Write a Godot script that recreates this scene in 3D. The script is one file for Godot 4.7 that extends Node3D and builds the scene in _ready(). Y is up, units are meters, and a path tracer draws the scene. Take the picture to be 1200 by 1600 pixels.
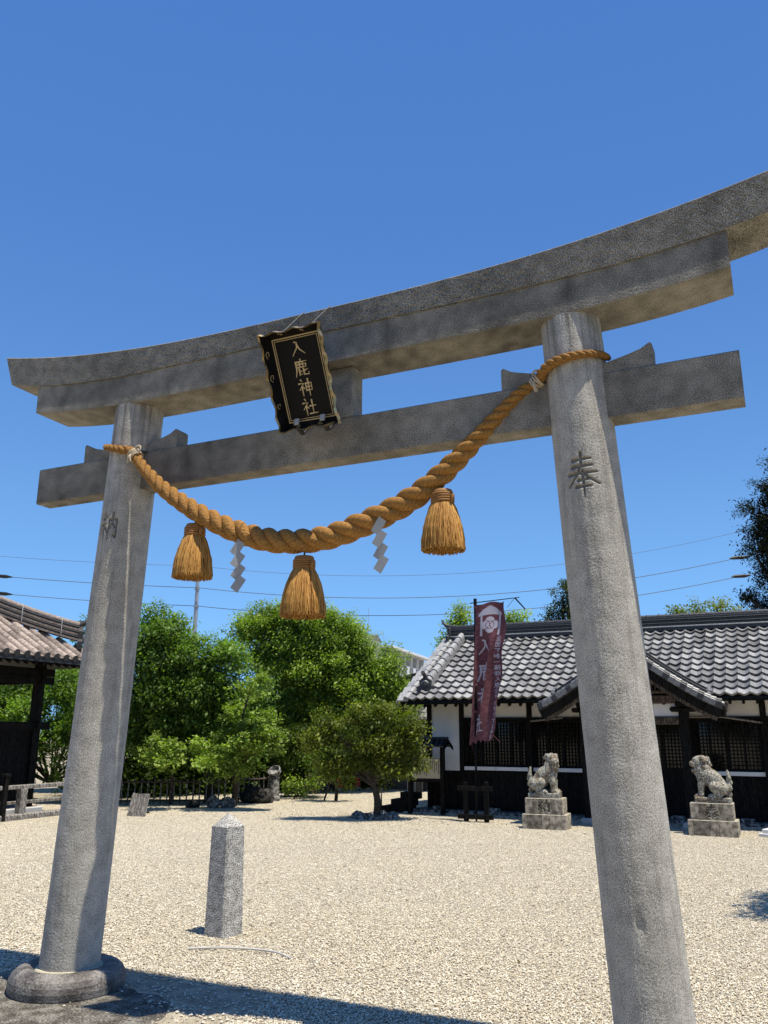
extends Node3D
# A stone shrine gate with a straw rope over a gravel court; hall, pavilion and trees behind.

var rng := RandomNumberGenerator.new()
var used := {}
var M := {}
var fn := FastNoiseLite.new()

# ------------------------------------------------------------------ mesh collector
class MB:
	var v := PackedVector3Array()
	var n := PackedVector3Array()
	var c := PackedColorArray()
	var uv := PackedVector2Array()
	var col := Color.WHITE
	var xf := Transform3D.IDENTITY
	var colored := false
	var has_uv := false

	func tri_n(a: Vector3, b: Vector3, d: Vector3, na: Vector3, nb: Vector3, nd: Vector3, ua := Vector2.ZERO, ub := Vector2.ZERO, ud := Vector2.ZERO, ca = null, cb = null, cd = null):
		a = xf * a; b = xf * b; d = xf * d
		na = (xf.basis * na).normalized(); nb = (xf.basis * nb).normalized(); nd = (xf.basis * nd).normalized()
		var g := (d - a).cross(b - a)
		var sw := g.dot(na + nb + nd) < 0.0
		v.append(a); n.append(na); uv.append(ua); c.append(col if ca == null else ca)
		if sw:
			v.append(d); n.append(nd); uv.append(ud); c.append(col if cd == null else cd)
			v.append(b); n.append(nb); uv.append(ub); c.append(col if cb == null else cb)
		else:
			v.append(b); n.append(nb); uv.append(ub); c.append(col if cb == null else cb)
			v.append(d); n.append(nd); uv.append(ud); c.append(col if cd == null else cd)

	func tri(a: Vector3, b: Vector3, d: Vector3, out: Vector3):
		var g := (b - a).cross(d - a)
		if g.length_squared() < 1e-16: return
		g = g.normalized()
		if g.dot(out) < 0.0: g = -g
		tri_n(a, b, d, g, g, g)

	func quad(a: Vector3, b: Vector3, d: Vector3, e: Vector3, out: Vector3):
		tri(a, b, d, out); tri(a, d, e, out)

	func quad_uv(a: Vector3, b: Vector3, d: Vector3, e: Vector3, out: Vector3, ua: Vector2, ub: Vector2, ud: Vector2, ue: Vector2):
		var g := (b - a).cross(d - a).normalized()
		if g.dot(out) < 0.0: g = -g
		tri_n(a, b, d, g, g, g, ua, ub, ud); tri_n(a, d, e, g, g, g, ua, ud, ue)

	func box(ctr: Vector3, size: Vector3, bev := 0.0, basis := Basis.IDENTITY):
		var h := size * 0.5
		bev = minf(bev, minf(h.x, minf(h.y, h.z)) * 0.9)
		var P := func(s: Vector3, f: int) -> Vector3:
			var q := Vector3(s.x * (h.x - bev), s.y * (h.y - bev), s.z * (h.z - bev))
			q[f] = s[f] * h[f]
			return ctr + basis * q
		for f in 3:
			var a := (f + 1) % 3
			var b := (f + 2) % 3
			for sg in [-1.0, 1.0]:
				var o := Vector3.ZERO
				o[f] = sg
				var q := []
				for k in [[-1, -1], [1, -1], [1, 1], [-1, 1]]:
					var s := Vector3.ZERO
					s[f] = sg; s[a] = k[0]; s[b] = k[1]
					q.append(P.call(s, f))
				quad(q[0], q[1], q[2], q[3], basis * o)
		if bev <= 0.0: return
		for f in 3:
			var a := (f + 1) % 3
			var b := (f + 2) % 3
			for sa in [-1.0, 1.0]:
				for sb in [-1.0, 1.0]:
					var s0 := Vector3.ZERO
					s0[a] = sa; s0[b] = sb; s0[f] = -1
					var s1 := s0
					s1[f] = 1
					var o := Vector3.ZERO
					o[a] = sa; o[b] = sb
					quad(P.call(s0, a), P.call(s1, a), P.call(s1, b), P.call(s0, b), basis * o)
		for sx in [-1.0, 1.0]:
			for sy in [-1.0, 1.0]:
				for sz in [-1.0, 1.0]:
					var s := Vector3(sx, sy, sz)
					tri(P.call(s, 0), P.call(s, 1), P.call(s, 2), basis * s)

	# a bar of rectangular section from a to b
	func bar(a: Vector3, b: Vector3, w: float, hh: float, bev := 0.0, up := Vector3.UP):
		var d := b - a
		var z := d.normalized()
		if absf(z.dot(up)) > 0.98: up = Vector3.RIGHT
		var x := up.cross(z).normalized()
		var y := z.cross(x)
		box((a + b) * 0.5, Vector3(w, hh, d.length()), bev, Basis(x, y, z))

	func tube(path: PackedVector3Array, rad: PackedFloat32Array, sides := 10, caps := true, vscale := 1.0):
		var m := path.size()
		var up := Vector3.UP
		var t0 := (path[1] - path[0]).normalized()
		if absf(t0.dot(up)) > 0.95: up = Vector3.RIGHT
		var nrm := (up - t0 * up.dot(t0)).normalized()
		var rings := []
		var nrs := []
		var len := 0.0
		var lens := []
		for i in m:
			var t := (path[mini(i + 1, m - 1)] - path[maxi(i - 1, 0)]).normalized()
			nrm = (nrm - t * nrm.dot(t)).normalized()
			var bi := t.cross(nrm)
			if i > 0: len += path[i].distance_to(path[i - 1])
			lens.append(len)
			var r := PackedVector3Array()
			var q := PackedVector3Array()
			for k in sides:
				var a := TAU * k / sides
				var dir := nrm * cos(a) + bi * sin(a)
				q.append(dir)
				r.append(path[i] + dir * rad[mini(i, rad.size() - 1)])
			rings.append(r); nrs.append(q)
		for i in m - 1:
			for k in sides:
				var k2 := (k + 1) % sides
				var u0 := float(k) / sides
				var u1 := float(k + 1) / sides
				var v0: float = lens[i] * vscale
				var v1: float = lens[i + 1] * vscale
				tri_n(rings[i][k], rings[i][k2], rings[i + 1][k2], nrs[i][k], nrs[i][k2], nrs[i + 1][k2], Vector2(u0, v0), Vector2(u1, v0), Vector2(u1, v1))
				tri_n(rings[i][k], rings[i + 1][k2], rings[i + 1][k], nrs[i][k], nrs[i + 1][k2], nrs[i + 1][k], Vector2(u0, v0), Vector2(u1, v1), Vector2(u0, v1))
		if caps:
			for e in [0, m - 1]:
				var o: Vector3 = (path[0] - path[1]) if e == 0 else (path[m - 1] - path[m - 2])
				for k in sides: tri(path[e], rings[e][k], rings[e][(k + 1) % sides], o)

	func rod(a: Vector3, b: Vector3, r0: float, r1 := -1.0, sides := 10):
		tube(PackedVector3Array([a, b]), PackedFloat32Array([r0, r0 if r1 < 0.0 else r1]), sides)

	func lathe(ctr: Vector3, prof: Array, sides := 32, ax := Basis.IDENTITY):
		for i in prof.size() - 1:
			var p: Vector2 = prof[i]
			var q: Vector2 = prof[i + 1]
			var e := (q - p)
			if e.length() < 1e-6: continue
			var nn := Vector2(e.y, -e.x).normalized()
			for k in sides:
				var a0 := TAU * k / sides
				var a1 := TAU * (k + 1) / sides
				var d0 := Vector3(sin(a0), 0, cos(a0))
				var d1 := Vector3(sin(a1), 0, cos(a1))
				var A := ctr + ax * (d0 * p.x + Vector3(0, p.y, 0))
				var B := ctr + ax * (d1 * p.x + Vector3(0, p.y, 0))
				var D := ctr + ax * (d1 * q.x + Vector3(0, q.y, 0))
				var E := ctr + ax * (d0 * q.x + Vector3(0, q.y, 0))
				var n0 := ax * (d0 * nn.x + Vector3(0, nn.y, 0))
				var n1 := ax * (d1 * nn.x + Vector3(0, nn.y, 0))
				if p.x > 1e-5: tri_n(A, B, D, n0, n1, n1)
				if q.x > 1e-5: tri_n(A, D, E, n0, n1, n0)

	# polygon in the xy plane from z0 to z1
	func prism(poly: PackedVector2Array, z0: float, z1: float, sides_only := false):
		var m := poly.size()
		var ctr := Vector2.ZERO
		for p in poly: ctr += p / m
		var ccw := not Geometry2D.is_polygon_clockwise(poly)
		if not sides_only:
			var t := Geometry2D.triangulate_polygon(poly)
			for i in range(0, t.size(), 3):
				for zz in [[z0, -1.0], [z1, 1.0]]:
					tri(Vector3(poly[t[i]].x, poly[t[i]].y, zz[0]), Vector3(poly[t[i + 1]].x, poly[t[i + 1]].y, zz[0]), Vector3(poly[t[i + 2]].x, poly[t[i + 2]].y, zz[0]), Vector3(0, 0, zz[1] * signf(z1 - z0)))
		for i in m:
			var a := poly[i]
			var b := poly[(i + 1) % m]
			var e := b - a
			var o := Vector3(e.y, -e.x, 0)
			if not ccw: o = -o
			quad(Vector3(a.x, a.y, z0), Vector3(b.x, b.y, z0), Vector3(b.x, b.y, z1), Vector3(a.x, a.y, z1), o)

	# smooth surface through a grid of points [rows][cols]; colours optional
	func surf(g: Array, flip := 1.0, cols = null, uvs = null, wrap := false):
		var R := g.size()
		var K: int = g[0].size()
		var nr := []
		for i in R:
			var row := PackedVector3Array()
			for k in K:
				var k0 := (k - 1 + K - 1) % (K - 1) if wrap else maxi(k - 1, 0)
				var k1 := (k + 1) % (K - 1) if wrap else mini(k + 1, K - 1)
				if wrap and k == K - 1: k1 = 1
				var du: Vector3 = g[i][k1] - g[i][k0]
				var dv: Vector3 = g[mini(i + 1, R - 1)][k] - g[maxi(i - 1, 0)][k]
				row.append(du.cross(dv).normalized() * flip)
			nr.append(row)
		for i in R - 1:
			for k in K - 1:
				var ca = null
				var cb = null
				var cc = null
				var cd = null
				if cols != null:
					ca = cols[i][k]; cb = cols[i][k + 1]; cc = cols[i + 1][k + 1]; cd = cols[i + 1][k]
				var ua := Vector2.ZERO
				var ub := ua
				var uc := ua
				var ud := ua
				if uvs != null:
					ua = uvs[i][k]; ub = uvs[i][k + 1]; uc = uvs[i + 1][k + 1]; ud = uvs[i + 1][k]
				tri_n(g[i][k], g[i][k + 1], g[i + 1][k + 1], nr[i][k], nr[i][k + 1], nr[i + 1][k + 1], ua, ub, uc, ca, cb, cc)
				tri_n(g[i][k], g[i + 1][k + 1], g[i + 1][k], nr[i][k], nr[i + 1][k + 1], nr[i + 1][k], ua, uc, ud, ca, cc, cd)

	func mesh(mat: Material) -> ArrayMesh:
		var a := []
		a.resize(Mesh.ARRAY_MAX)
		a[Mesh.ARRAY_VERTEX] = v
		a[Mesh.ARRAY_NORMAL] = n
		if colored: a[Mesh.ARRAY_COLOR] = c
		if has_uv: a[Mesh.ARRAY_TEX_UV] = uv
		var m := ArrayMesh.new()
		m.add_surface_from_arrays(Mesh.PRIMITIVE_TRIANGLES, a)
		if mat: m.surface_set_material(0, mat)
		return m

# ------------------------------------------------------------------ scene helpers
func numbered(called: String) -> String:
	if not used.has(called):
		used[called] = 0
		return called
	used[called] += 1
	return "%s_%03d" % [called, used[called]]

func tag(o, label := "", category := "", group := "", kind := ""):
	if label: o.set_meta("label", label)
	if category: o.set_meta("category", category)
	if group: o.set_meta("group", group)
	if kind: o.set_meta("kind", kind)
	return o

func thing(called: String, label: String, category: String, at := Vector3.ZERO, turn := 0.0, group := "") -> Node3D:
	var o := Node3D.new()
	o.name = numbered(called)
	add_child(o)
	o.position = at
	o.rotation.y = turn
	tag(o, label, category, group)
	return o

func obj(called: String, mb, mat: Material, parent: Node = self) -> MeshInstance3D:
	var o := MeshInstance3D.new()
	o.mesh = mb.mesh(mat) if mb is MB else mb
	if not (mb is MB) and mat: o.material_override = mat
	o.name = numbered(called) if parent == self else part_name(parent, called)
	parent.add_child(o, true)
	return o

func part_name(parent: Node, called: String) -> String:
	var k := "%d/%s" % [parent.get_instance_id(), called]
	if not used.has(k):
		used[k] = 0
		return called
	used[k] += 1
	return "%s_%03d" % [called, used[k]]

func struct(called: String, mb, mat: Material) -> MeshInstance3D:
	return tag(obj(called, mb, mat), "", "", "", "structure")

func multi(called: String, mesh: Mesh, xfs: Array, cols, parent: Node = self) -> MultiMeshInstance3D:
	var mm := MultiMesh.new()
	mm.transform_format = MultiMesh.TRANSFORM_3D
	mm.use_colors = cols != null
	mm.mesh = mesh
	mm.instance_count = xfs.size()
	for i in xfs.size():
		mm.set_instance_transform(i, xfs[i])
		if cols != null: mm.set_instance_color(i, cols[i])
	var o := MultiMeshInstance3D.new()
	o.multimesh = mm
	o.name = numbered(called) if parent == self else part_name(parent, called)
	parent.add_child(o, true)
	return o

func smooth_path(pts: Array, per := 8) -> PackedVector3Array:
	var out := PackedVector3Array()
	for i in pts.size() - 1:
		var p0: Vector3 = pts[maxi(i - 1, 0)]
		var p1: Vector3 = pts[i]
		var p2: Vector3 = pts[i + 1]
		var p3: Vector3 = pts[mini(i + 2, pts.size() - 1)]
		for k in per: out.append(p1.cubic_interpolate(p2, p0, p3, float(k) / per))
	out.append(pts[-1])
	return out

func lut(x: float, xs: Array, ys: Array) -> float:
	if x <= xs[0]: return ys[0]
	for i in xs.size() - 1:
		if x <= xs[i + 1]: return lerpf(ys[i], ys[i + 1], (x - xs[i]) / (xs[i + 1] - xs[i]))
	return ys[-1]

# ------------------------------------------------------------------ written characters as brush strokes on a 0..1 square, y down
const GLYPH := {
	"dedicate": "24,20 76,18;20,36 80,34;10,53 90,50;50,4 48,28 36,52 8,80;50,46 64,62 94,78;36,68 64,67;28,83 72,82;50,56 50,98",
	"offer": "26,4 14,22 30,30;40,16 12,46;10,46 40,42;27,44 27,94;14,60 8,80;38,58 46,74;54,30 54,94;54,30 90,29 90,90 80,84;72,6 72,34 60,60;72,42 84,58",
	"enter": "36,16 50,20 46,48 12,90;48,30 62,60 92,86",
	"deer": "50,2 50,14;16,16 88,15;18,16 18,60 6,98;28,30 80,30;80,30 80,46;28,46 80,46;42,16 42,46;62,16 62,46;34,54 34,92 50,84;34,70 52,69;62,54 62,90 92,90 92,78;62,70 88,60",
	"god": "26,4 32,14;10,26 42,25 10,62;28,44 28,98;34,48 44,58;54,28 54,68;54,28 90,28 90,68;54,48 90,48;54,68 90,68;72,4 72,99",
	"shrine": "26,4 32,14;10,26 42,25 10,62;28,44 28,98;34,48 44,58;70,12 70,88;52,46 92,45;46,89 97,88",
	"whole": "50,4 10,46;50,4 90,44;30,48 70,48;24,67 76,67;50,48 50,90;12,91 88,91",
	"country": "14,10 14,92;14,10 86,10 86,92;14,91 86,91;30,28 70,28;32,48 68,48;28,73 72,73;50,28 50,73;60,55 66,63",
	"de": "12,22 84,18 50,40 46,66 68,88;72,36 78,46;84,32 90,42",
	"only": "10,30 10,68;10,30 32,30 32,68;10,66 32,66;52,6 38,42;48,28 48,95;48,30 92,30;50,50 88,50;50,70 88,70;48,91 95,91;70,30 70,90;64,8 72,22",
	"one": "10,52 90,48",
	"revive": "8,14 92,14;32,4 32,24;68,4 68,24;28,28 14,42;26,34 44,34;16,44 16,66;16,44 44,44 44,66;16,55 44,55;16,66 44,66;12,74 8,90;24,74 26,88;36,74 42,86;84,30 58,40;54,54 94,52;74,36 74,96;72,56 54,84;76,56 96,82",
	"self": "44,8 12,22;8,38 94,36;30,18 30,88 20,84;10,66 46,54;58,6 66,60 92,92;82,46 46,92;76,10 86,22",
	"lord": "38,8 10,48;60,8 92,46;46,42 20,86 76,80;62,64 84,92",
	"wo": "18,24 76,20;46,6 24,54 50,46 56,74;82,40 40,66 46,90 84,88",
	"o": "14,34 60,30;36,8 36,80 18,76 30,58 70,54 78,74 60,90;72,18 88,30",
	"worship": "26,4 32,14;10,26 42,25 10,62;28,44 28,98;34,48 44,58;54,16 88,16 88,44;54,44 88,44;54,16 54,88 95,88 95,74",
	"ri": "30,14 28,52 38,56;68,8 70,52 44,94",
	"su": "10,28 90,28;56,6 56,60 40,64 42,46 56,46 56,70 34,98",
	"ru": "28,14 70,14 24,62 56,46 80,64 64,90 40,86 48,72 62,84",
}

func strokes(glyph: String) -> Array:
	var out := []
	for s in GLYPH[glyph].split(";"):
		var p := PackedVector2Array()
		for q in s.split(" "):
			var f = q.split_floats(",")
			p.append(Vector2(f[0], f[1]) / 100.0)
		out.append(p)
	return out

# signed depth into the brush strokes of a glyph: > 0 inside, in units of the square
func ink(st: Array, p: Vector2, w: float) -> float:
	var best := -1.0
	for s in st:
		for i in s.size() - 1:
			var a: Vector2 = s[i]
			var b: Vector2 = s[i + 1]
			var ab := b - a
			var t := clampf((p - a).dot(ab) / ab.length_squared(), 0.0, 1.0)
			var ww: float = w * (1.12 - 0.42 * (float(i) + t) / (s.size() - 1))
			best = maxf(best, ww - p.distance_to(a + ab * t))
	return best

# raised strokes in the xy plane (y up), size s, centred
func raise_glyph(mb: MB, glyph: String, s: float, w: float, z0: float, z1: float):
	var layer := 0.0
	for st in strokes(glyph):
		layer += 0.00025
		var L := PackedVector2Array()
		var Rr := PackedVector2Array()
		var m: int = st.size()
		for i in m:
			var p: Vector2 = Vector2(st[i].x - 0.5, 0.5 - st[i].y) * s
			var d: Vector2 = st[mini(i + 1, m - 1)] - st[maxi(i - 1, 0)]
			d = Vector2(d.x, -d.y).normalized()
			var ww: float = w * s * (1.15 - 0.5 * float(i) / (m - 1))
			if i == 0: p -= d * ww * 0.6
			if i == m - 1: p += d * ww * 0.8
			if i == m - 1: ww *= 0.55
			L.append(p + d.orthogonal() * ww)
			Rr.append(p - d.orthogonal() * ww)
		for i in m - 1:
			mb.prism(PackedVector2Array([L[i], L[i + 1], Rr[i + 1], Rr[i]]), z0, z1 + layer)

# brush a glyph into an image
func paint_glyph(img: Image, glyph: String, at: Vector2, size: Vector2, w: float, color: Color):
	var st := strokes(glyph)
	for y in range(int(at.y - size.y * 0.55), int(at.y + size.y * 0.55)):
		for x in range(int(at.x - size.x * 0.55), int(at.x + size.x * 0.55)):
			if x < 0 or y < 0 or x >= img.get_width() or y >= img.get_height(): continue
			var q := Vector2((x - at.x) / size.x + 0.5, (y - at.y) / size.y + 0.5)
			if ink(st, q, w) > 0.0: img.set_pixel(x, y, color)

# ------------------------------------------------------------------ textures
func noise_bytes(size: int, seed_: int, freq: float, type := FastNoiseLite.TYPE_SIMPLEX_SMOOTH, oct := 3) -> PackedByteArray:
	var f := FastNoiseLite.new()
	f.noise_type = type
	f.seed = seed_
	f.frequency = freq
	f.fractal_octaves = oct
	f.fractal_type = FastNoiseLite.FRACTAL_FBM if oct > 1 else FastNoiseLite.FRACTAL_NONE
	var im := f.get_seamless_image(size, size, false, false, 0.12, true)
	im.convert(Image.FORMAT_L8)
	return im.get_data()

# ramp: [[t, Color linear], ...] over a mix of several noise layers; weights sum to about one
func tex(size: int, layers: Array, ramp: Array) -> ImageTexture:
	var d := []
	for l in layers: d.append(noise_bytes(size, l[0], l[1], l[3] if l.size() > 3 else FastNoiseLite.TYPE_SIMPLEX_SMOOTH, l[4] if l.size() > 4 else 3))
	var table := PackedByteArray()
	for i in 256:
		var t := i / 255.0
		var c: Color = ramp[-1][1]
		for k in ramp.size() - 1:
			if t <= ramp[k + 1][0]:
				c = (ramp[k][1] as Color).lerp(ramp[k + 1][1], clampf((t - ramp[k][0]) / (ramp[k + 1][0] - ramp[k][0]), 0, 1))
				break
		c = c.linear_to_srgb()
		table.append_array(PackedByteArray([int(c.r * 255), int(c.g * 255), int(c.b * 255)]))
	var out := PackedByteArray()
	out.resize(size * size * 3)
	for i in size * size:
		var s := 0.0
		for k in d.size(): s += (d[k][i] - 127.5) * layers[k][2]
		var q := clampi(int(127.5 + s), 0, 255) * 3
		out[i * 3] = table[q]; out[i * 3 + 1] = table[q + 1]; out[i * 3 + 2] = table[q + 2]
	return ImageTexture.create_from_image(Image.create_from_data(size, size, false, Image.FORMAT_RGB8, out))

func height_tex(size: int, layers: Array) -> ImageTexture:
	return tex(size, layers, [[0.0, Color.BLACK], [1.0, Color.WHITE]])

func G(x: float, r := 1.0, g := 1.0, b := 1.0) -> Color: return Color(x * r, x * g, x * b)

func mat(called: String, color := Color.WHITE, rough := 0.8, opt := {}) -> StandardMaterial3D:
	var m := StandardMaterial3D.new()
	m.resource_name = called
	m.albedo_color = color.linear_to_srgb()
	m.roughness = rough
	m.metallic_specular = opt.get("spec", 0.5)
	m.metallic = opt.get("metal", 0.0)
	if opt.has("tex"): m.albedo_texture = opt.tex
	if opt.has("height"):
		m.heightmap_enabled = true
		m.heightmap_texture = opt.height
		m.heightmap_scale = opt.get("relief", 0.3)
	if opt.has("scale"):
		m.uv1_triplanar = true
		m.uv1_world_triplanar = opt.get("world", true)
		m.uv1_scale = opt.scale if opt.scale is Vector3 else Vector3.ONE * opt.scale
	if opt.get("vcol", false): m.vertex_color_use_as_albedo = true
	if opt.has("backlight"):
		m.backlight_enabled = true
		m.backlight = opt.backlight
	if opt.get("two", false): m.cull_mode = BaseMaterial3D.CULL_DISABLED
	M[called] = m
	return m

# ------------------------------------------------------------------ build
func _ready():
	rng.seed = 7
	fn.seed = 3
	fn.frequency = 1.0
	camera_and_light()
	materials()
	ground()
	hall()
	pavilion()
	far_buildings()
	gate()
	rope()
	plaque()
	statues()
	banner()
	notice_board()
	small_things()
	fences()
	cables()
	trees()

func camera_and_light():
	var cam := Camera3D.new()
	cam.name = "camera"
	cam.fov = 63.13
	cam.near = 0.05
	cam.far = 1500.0
	add_child(cam)
	cam.basis = Basis(Vector3.UP, deg_to_rad(25.17)) * Basis(Vector3.RIGHT, deg_to_rad(14.853)) * Basis(Vector3.BACK, deg_to_rad(0.177))
	cam.position = Vector3(2.5633, 1.6, 4.5798)
	cam.current = true
	var sun := DirectionalLight3D.new()
	sun.name = "sun"
	add_child(sun)
	sun.light_color = Color(1.0, 0.97, 0.91)
	sun.light_energy = 1.6
	sun.light_angular_distance = 0.55
	sun.shadow_enabled = true
	sun.look_at_from_position(Vector3(0.31, 1.0, 0.070) * 30.0, Vector3.ZERO, Vector3.BACK)
	var sm := ProceduralSkyMaterial.new()
	sm.sky_top_color = Color(0.265, 0.438, 0.70)
	sm.sky_horizon_color = Color(0.55, 0.785, 1.0)
	sm.sky_curve = 0.16
	sm.ground_bottom_color = Color(0.5, 0.47, 0.4)
	sm.ground_horizon_color = Color(0.6, 0.68, 0.72)
	sm.sun_angle_max = 12.0
	sm.sun_curve = 0.1
	var sky := Sky.new()
	sky.sky_material = sm
	var env := Environment.new()
	env.background_mode = Environment.BG_SKY
	env.sky = sky
	env.background_energy_multiplier = 1.0
	env.tonemap_mode = Environment.TONE_MAPPER_LINEAR
	env.tonemap_exposure = 1.3
	env.sdfgi_enabled = true
	env.ssao_enabled = true
	env.ssil_enabled = true
	var we := WorldEnvironment.new()
	we.name = "world_environment"
	we.environment = env
	add_child(we)

func materials():
	var CELL := FastNoiseLite.TYPE_CELLULAR
	var rough_h := height_tex(512, [[11, 0.12, 0.8, FastNoiseLite.TYPE_SIMPLEX, 2], [12, 0.03, 0.6]])
	var pick_h := height_tex(512, [[13, 0.05, 1.3, FastNoiseLite.TYPE_SIMPLEX, 3], [14, 0.16, 0.5, FastNoiseLite.TYPE_SIMPLEX, 1]])
	var wood_h := height_tex(256, [[15, 0.06, 1.2]])
	mat("stone_pillar", Color.WHITE, 0.82, {tex = tex(1024, [[21, 0.22, 1.25, FastNoiseLite.TYPE_SIMPLEX, 2], [22, 0.012, 0.30], [23, 0.09, 0.30]], [[0.12, G(0.10, 1, 0.95, 0.84)], [0.36, G(0.36, 1.0, 0.945, 0.82)], [0.6, G(0.53, 1, 0.94, 0.81)], [0.9, G(0.80, 1, 0.945, 0.83)]]), scale = 0.7, height = rough_h, relief = 0.25, vcol = true, spec = 0.3})
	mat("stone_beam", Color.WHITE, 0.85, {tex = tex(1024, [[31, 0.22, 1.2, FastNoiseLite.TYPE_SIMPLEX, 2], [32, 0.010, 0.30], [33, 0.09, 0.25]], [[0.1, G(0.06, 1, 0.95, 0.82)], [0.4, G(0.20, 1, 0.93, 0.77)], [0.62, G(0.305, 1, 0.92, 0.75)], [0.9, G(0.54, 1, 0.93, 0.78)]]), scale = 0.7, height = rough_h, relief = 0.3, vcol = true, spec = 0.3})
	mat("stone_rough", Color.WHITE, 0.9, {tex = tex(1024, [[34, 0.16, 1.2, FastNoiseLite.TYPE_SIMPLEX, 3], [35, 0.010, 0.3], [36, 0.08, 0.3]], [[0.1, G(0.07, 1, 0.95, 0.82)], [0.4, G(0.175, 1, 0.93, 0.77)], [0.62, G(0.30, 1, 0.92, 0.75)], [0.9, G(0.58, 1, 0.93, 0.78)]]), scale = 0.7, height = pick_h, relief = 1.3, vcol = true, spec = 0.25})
	mat("granite", Color.WHITE, 0.8, {tex = tex(512, [[41, 0.14, 1.5, FastNoiseLite.TYPE_SIMPLEX, 2], [42, 0.02, 0.5]], [[0.2, G(0.05, 1, 0.95, 0.85)], [0.42, G(0.20, 1, 0.95, 0.85)], [0.58, G(0.50, 1, 0.96, 0.87)], [0.85, G(0.78, 1, 0.97, 0.90)]]), scale = 1.1, height = rough_h, relief = 0.4, spec = 0.35})
	mat("pedestal_stone", Color.WHITE, 0.85, {tex = tex(512, [[43, 0.12, 0.9, FastNoiseLite.TYPE_SIMPLEX, 2], [44, 0.016, 0.9]], [[0.15, G(0.12, 1, 0.86, 0.66)], [0.45, G(0.34, 1, 0.90, 0.70)], [0.85, G(0.60, 1, 0.92, 0.74)]]), scale = 1.0, height = rough_h, relief = 0.4, vcol = true, spec = 0.3})
	mat("statue_stone", Color.WHITE, 0.9, {tex = tex(512, [[45, 0.035, 1.5, FastNoiseLite.TYPE_SIMPLEX_SMOOTH, 4], [46, 0.14, 0.5, FastNoiseLite.TYPE_SIMPLEX, 1]], [[0.2, G(0.10, 1, 0.88, 0.72)], [0.42, G(0.24, 1, 0.92, 0.70)], [0.65, G(0.34, 1, 0.94, 0.74)], [0.80, G(0.46, 1, 0.97, 0.84)], [0.95, G(0.6)]]), scale = 1.6, height = pick_h, relief = 0.6, vcol = true, spec = 0.25, world = false})
	mat("base_stone", Color.WHITE, 0.62, {tex = tex(512, [[47, 0.10, 0.9, FastNoiseLite.TYPE_SIMPLEX, 2], [48, 0.012, 1.1]], [[0.15, G(0.05, 1, 0.86, 0.74)], [0.5, G(0.13, 1, 0.88, 0.76)], [0.85, G(0.27, 1, 0.92, 0.82)]]), scale = 0.9, height = rough_h, relief = 0.35, spec = 0.45})
	mat("mortar", G(0.46, 1, 0.9, 0.66), 0.9)
	mat("gravel_bed", Color.WHITE, 0.95, {tex = tex(1024, [[51, 0.22, 1.3, FastNoiseLite.TYPE_SIMPLEX, 2], [52, 0.01, 0.4]], [[0.2, G(0.18, 1, 0.85, 0.60)], [0.5, G(0.34, 1, 0.86, 0.62)], [0.85, G(0.58, 1, 0.88, 0.66)]]), scale = 0.45, height = pick_h, relief = 1.2, spec = 0.2})
	mat("pebble", Color.WHITE, 0.85, {vcol = true, spec = 0.3})
	mat("soil", Color.WHITE, 0.95, {tex = tex(512, [[53, 0.12, 1.0, FastNoiseLite.TYPE_SIMPLEX, 3], [54, 0.015, 0.8]], [[0.15, G(0.06, 1, 0.88, 0.72)], [0.5, G(0.13, 1, 0.9, 0.74)], [0.85, G(0.26, 1, 0.92, 0.78)]]), scale = 0.8, height = pick_h, relief = 0.8, spec = 0.2})
	var strand_h := strand_relief()
	mat("straw_rope", Color.WHITE, 0.72, {tex = strand_color(), height = strand_h, relief = 0.5, spec = 0.35})
	mat("straw", Color.WHITE, 0.7, {vcol = true, spec = 0.35, backlight = Color(0.25, 0.25, 0.25)})
	mat("straw_band", G(0.30, 1, 0.46, 0.11), 0.7, {height = strand_h, relief = 0.2})
	mat("pale_cord", G(0.52, 1, 0.82, 0.56), 0.8)
	mat("dark_cord", G(0.07, 1, 0.8, 0.6), 0.9)
	mat("white_plate", G(0.35, 0.96, 0.99, 1.0), 0.5)
	mat("lacquer", G(0.006, 1, 1, 1.15), 0.45, {spec = 0.25})
	mat("gold", G(0.74, 1, 0.72, 0.32), 0.32, {metal = 0.9})
	mat("gold_paint", G(0.52, 1, 0.79, 0.44), 0.45, {metal = 0.25})
	mat("iron", G(0.02), 0.5, {metal = 0.4})
	mat("wire", G(0.09), 0.6)
	mat("plaster", Color.WHITE, 0.9, {tex = tex(256, [[61, 0.02, 0.4], [62, 0.1, 0.15]], [[0.2, G(0.68, 1, 0.985, 0.96)], [0.8, G(0.80, 1, 0.99, 0.965)]]), scale = 0.6, spec = 0.2})
	mat("strip_white", G(0.74, 1, 1, 1), 0.6)
	var black_w := tex(256, [[63, 0.05, 1.2], [64, 0.012, 0.4]], [[0.2, G(0.005, 1, 0.93, 0.85)], [0.5, G(0.009, 1, 0.95, 0.88)], [0.9, G(0.018, 1, 0.95, 0.88)]])
	mat("black_wood", Color.WHITE, 0.7, {tex = black_w, scale = Vector3(2.5, 0.5, 2.5), height = wood_h, relief = 0.2, spec = 0.2})
	mat("brown_wood", Color.WHITE, 0.75, {tex = tex(256, [[65, 0.05, 1.4], [66, 0.012, 0.4]], [[0.2, G(0.03, 1, 0.75, 0.55)], [0.5, G(0.075, 1, 0.78, 0.6)], [0.9, G(0.15, 1, 0.82, 0.66)]]), scale = Vector3(2.5, 0.6, 2.5), height = wood_h, relief = 0.2, spec = 0.3})
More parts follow.
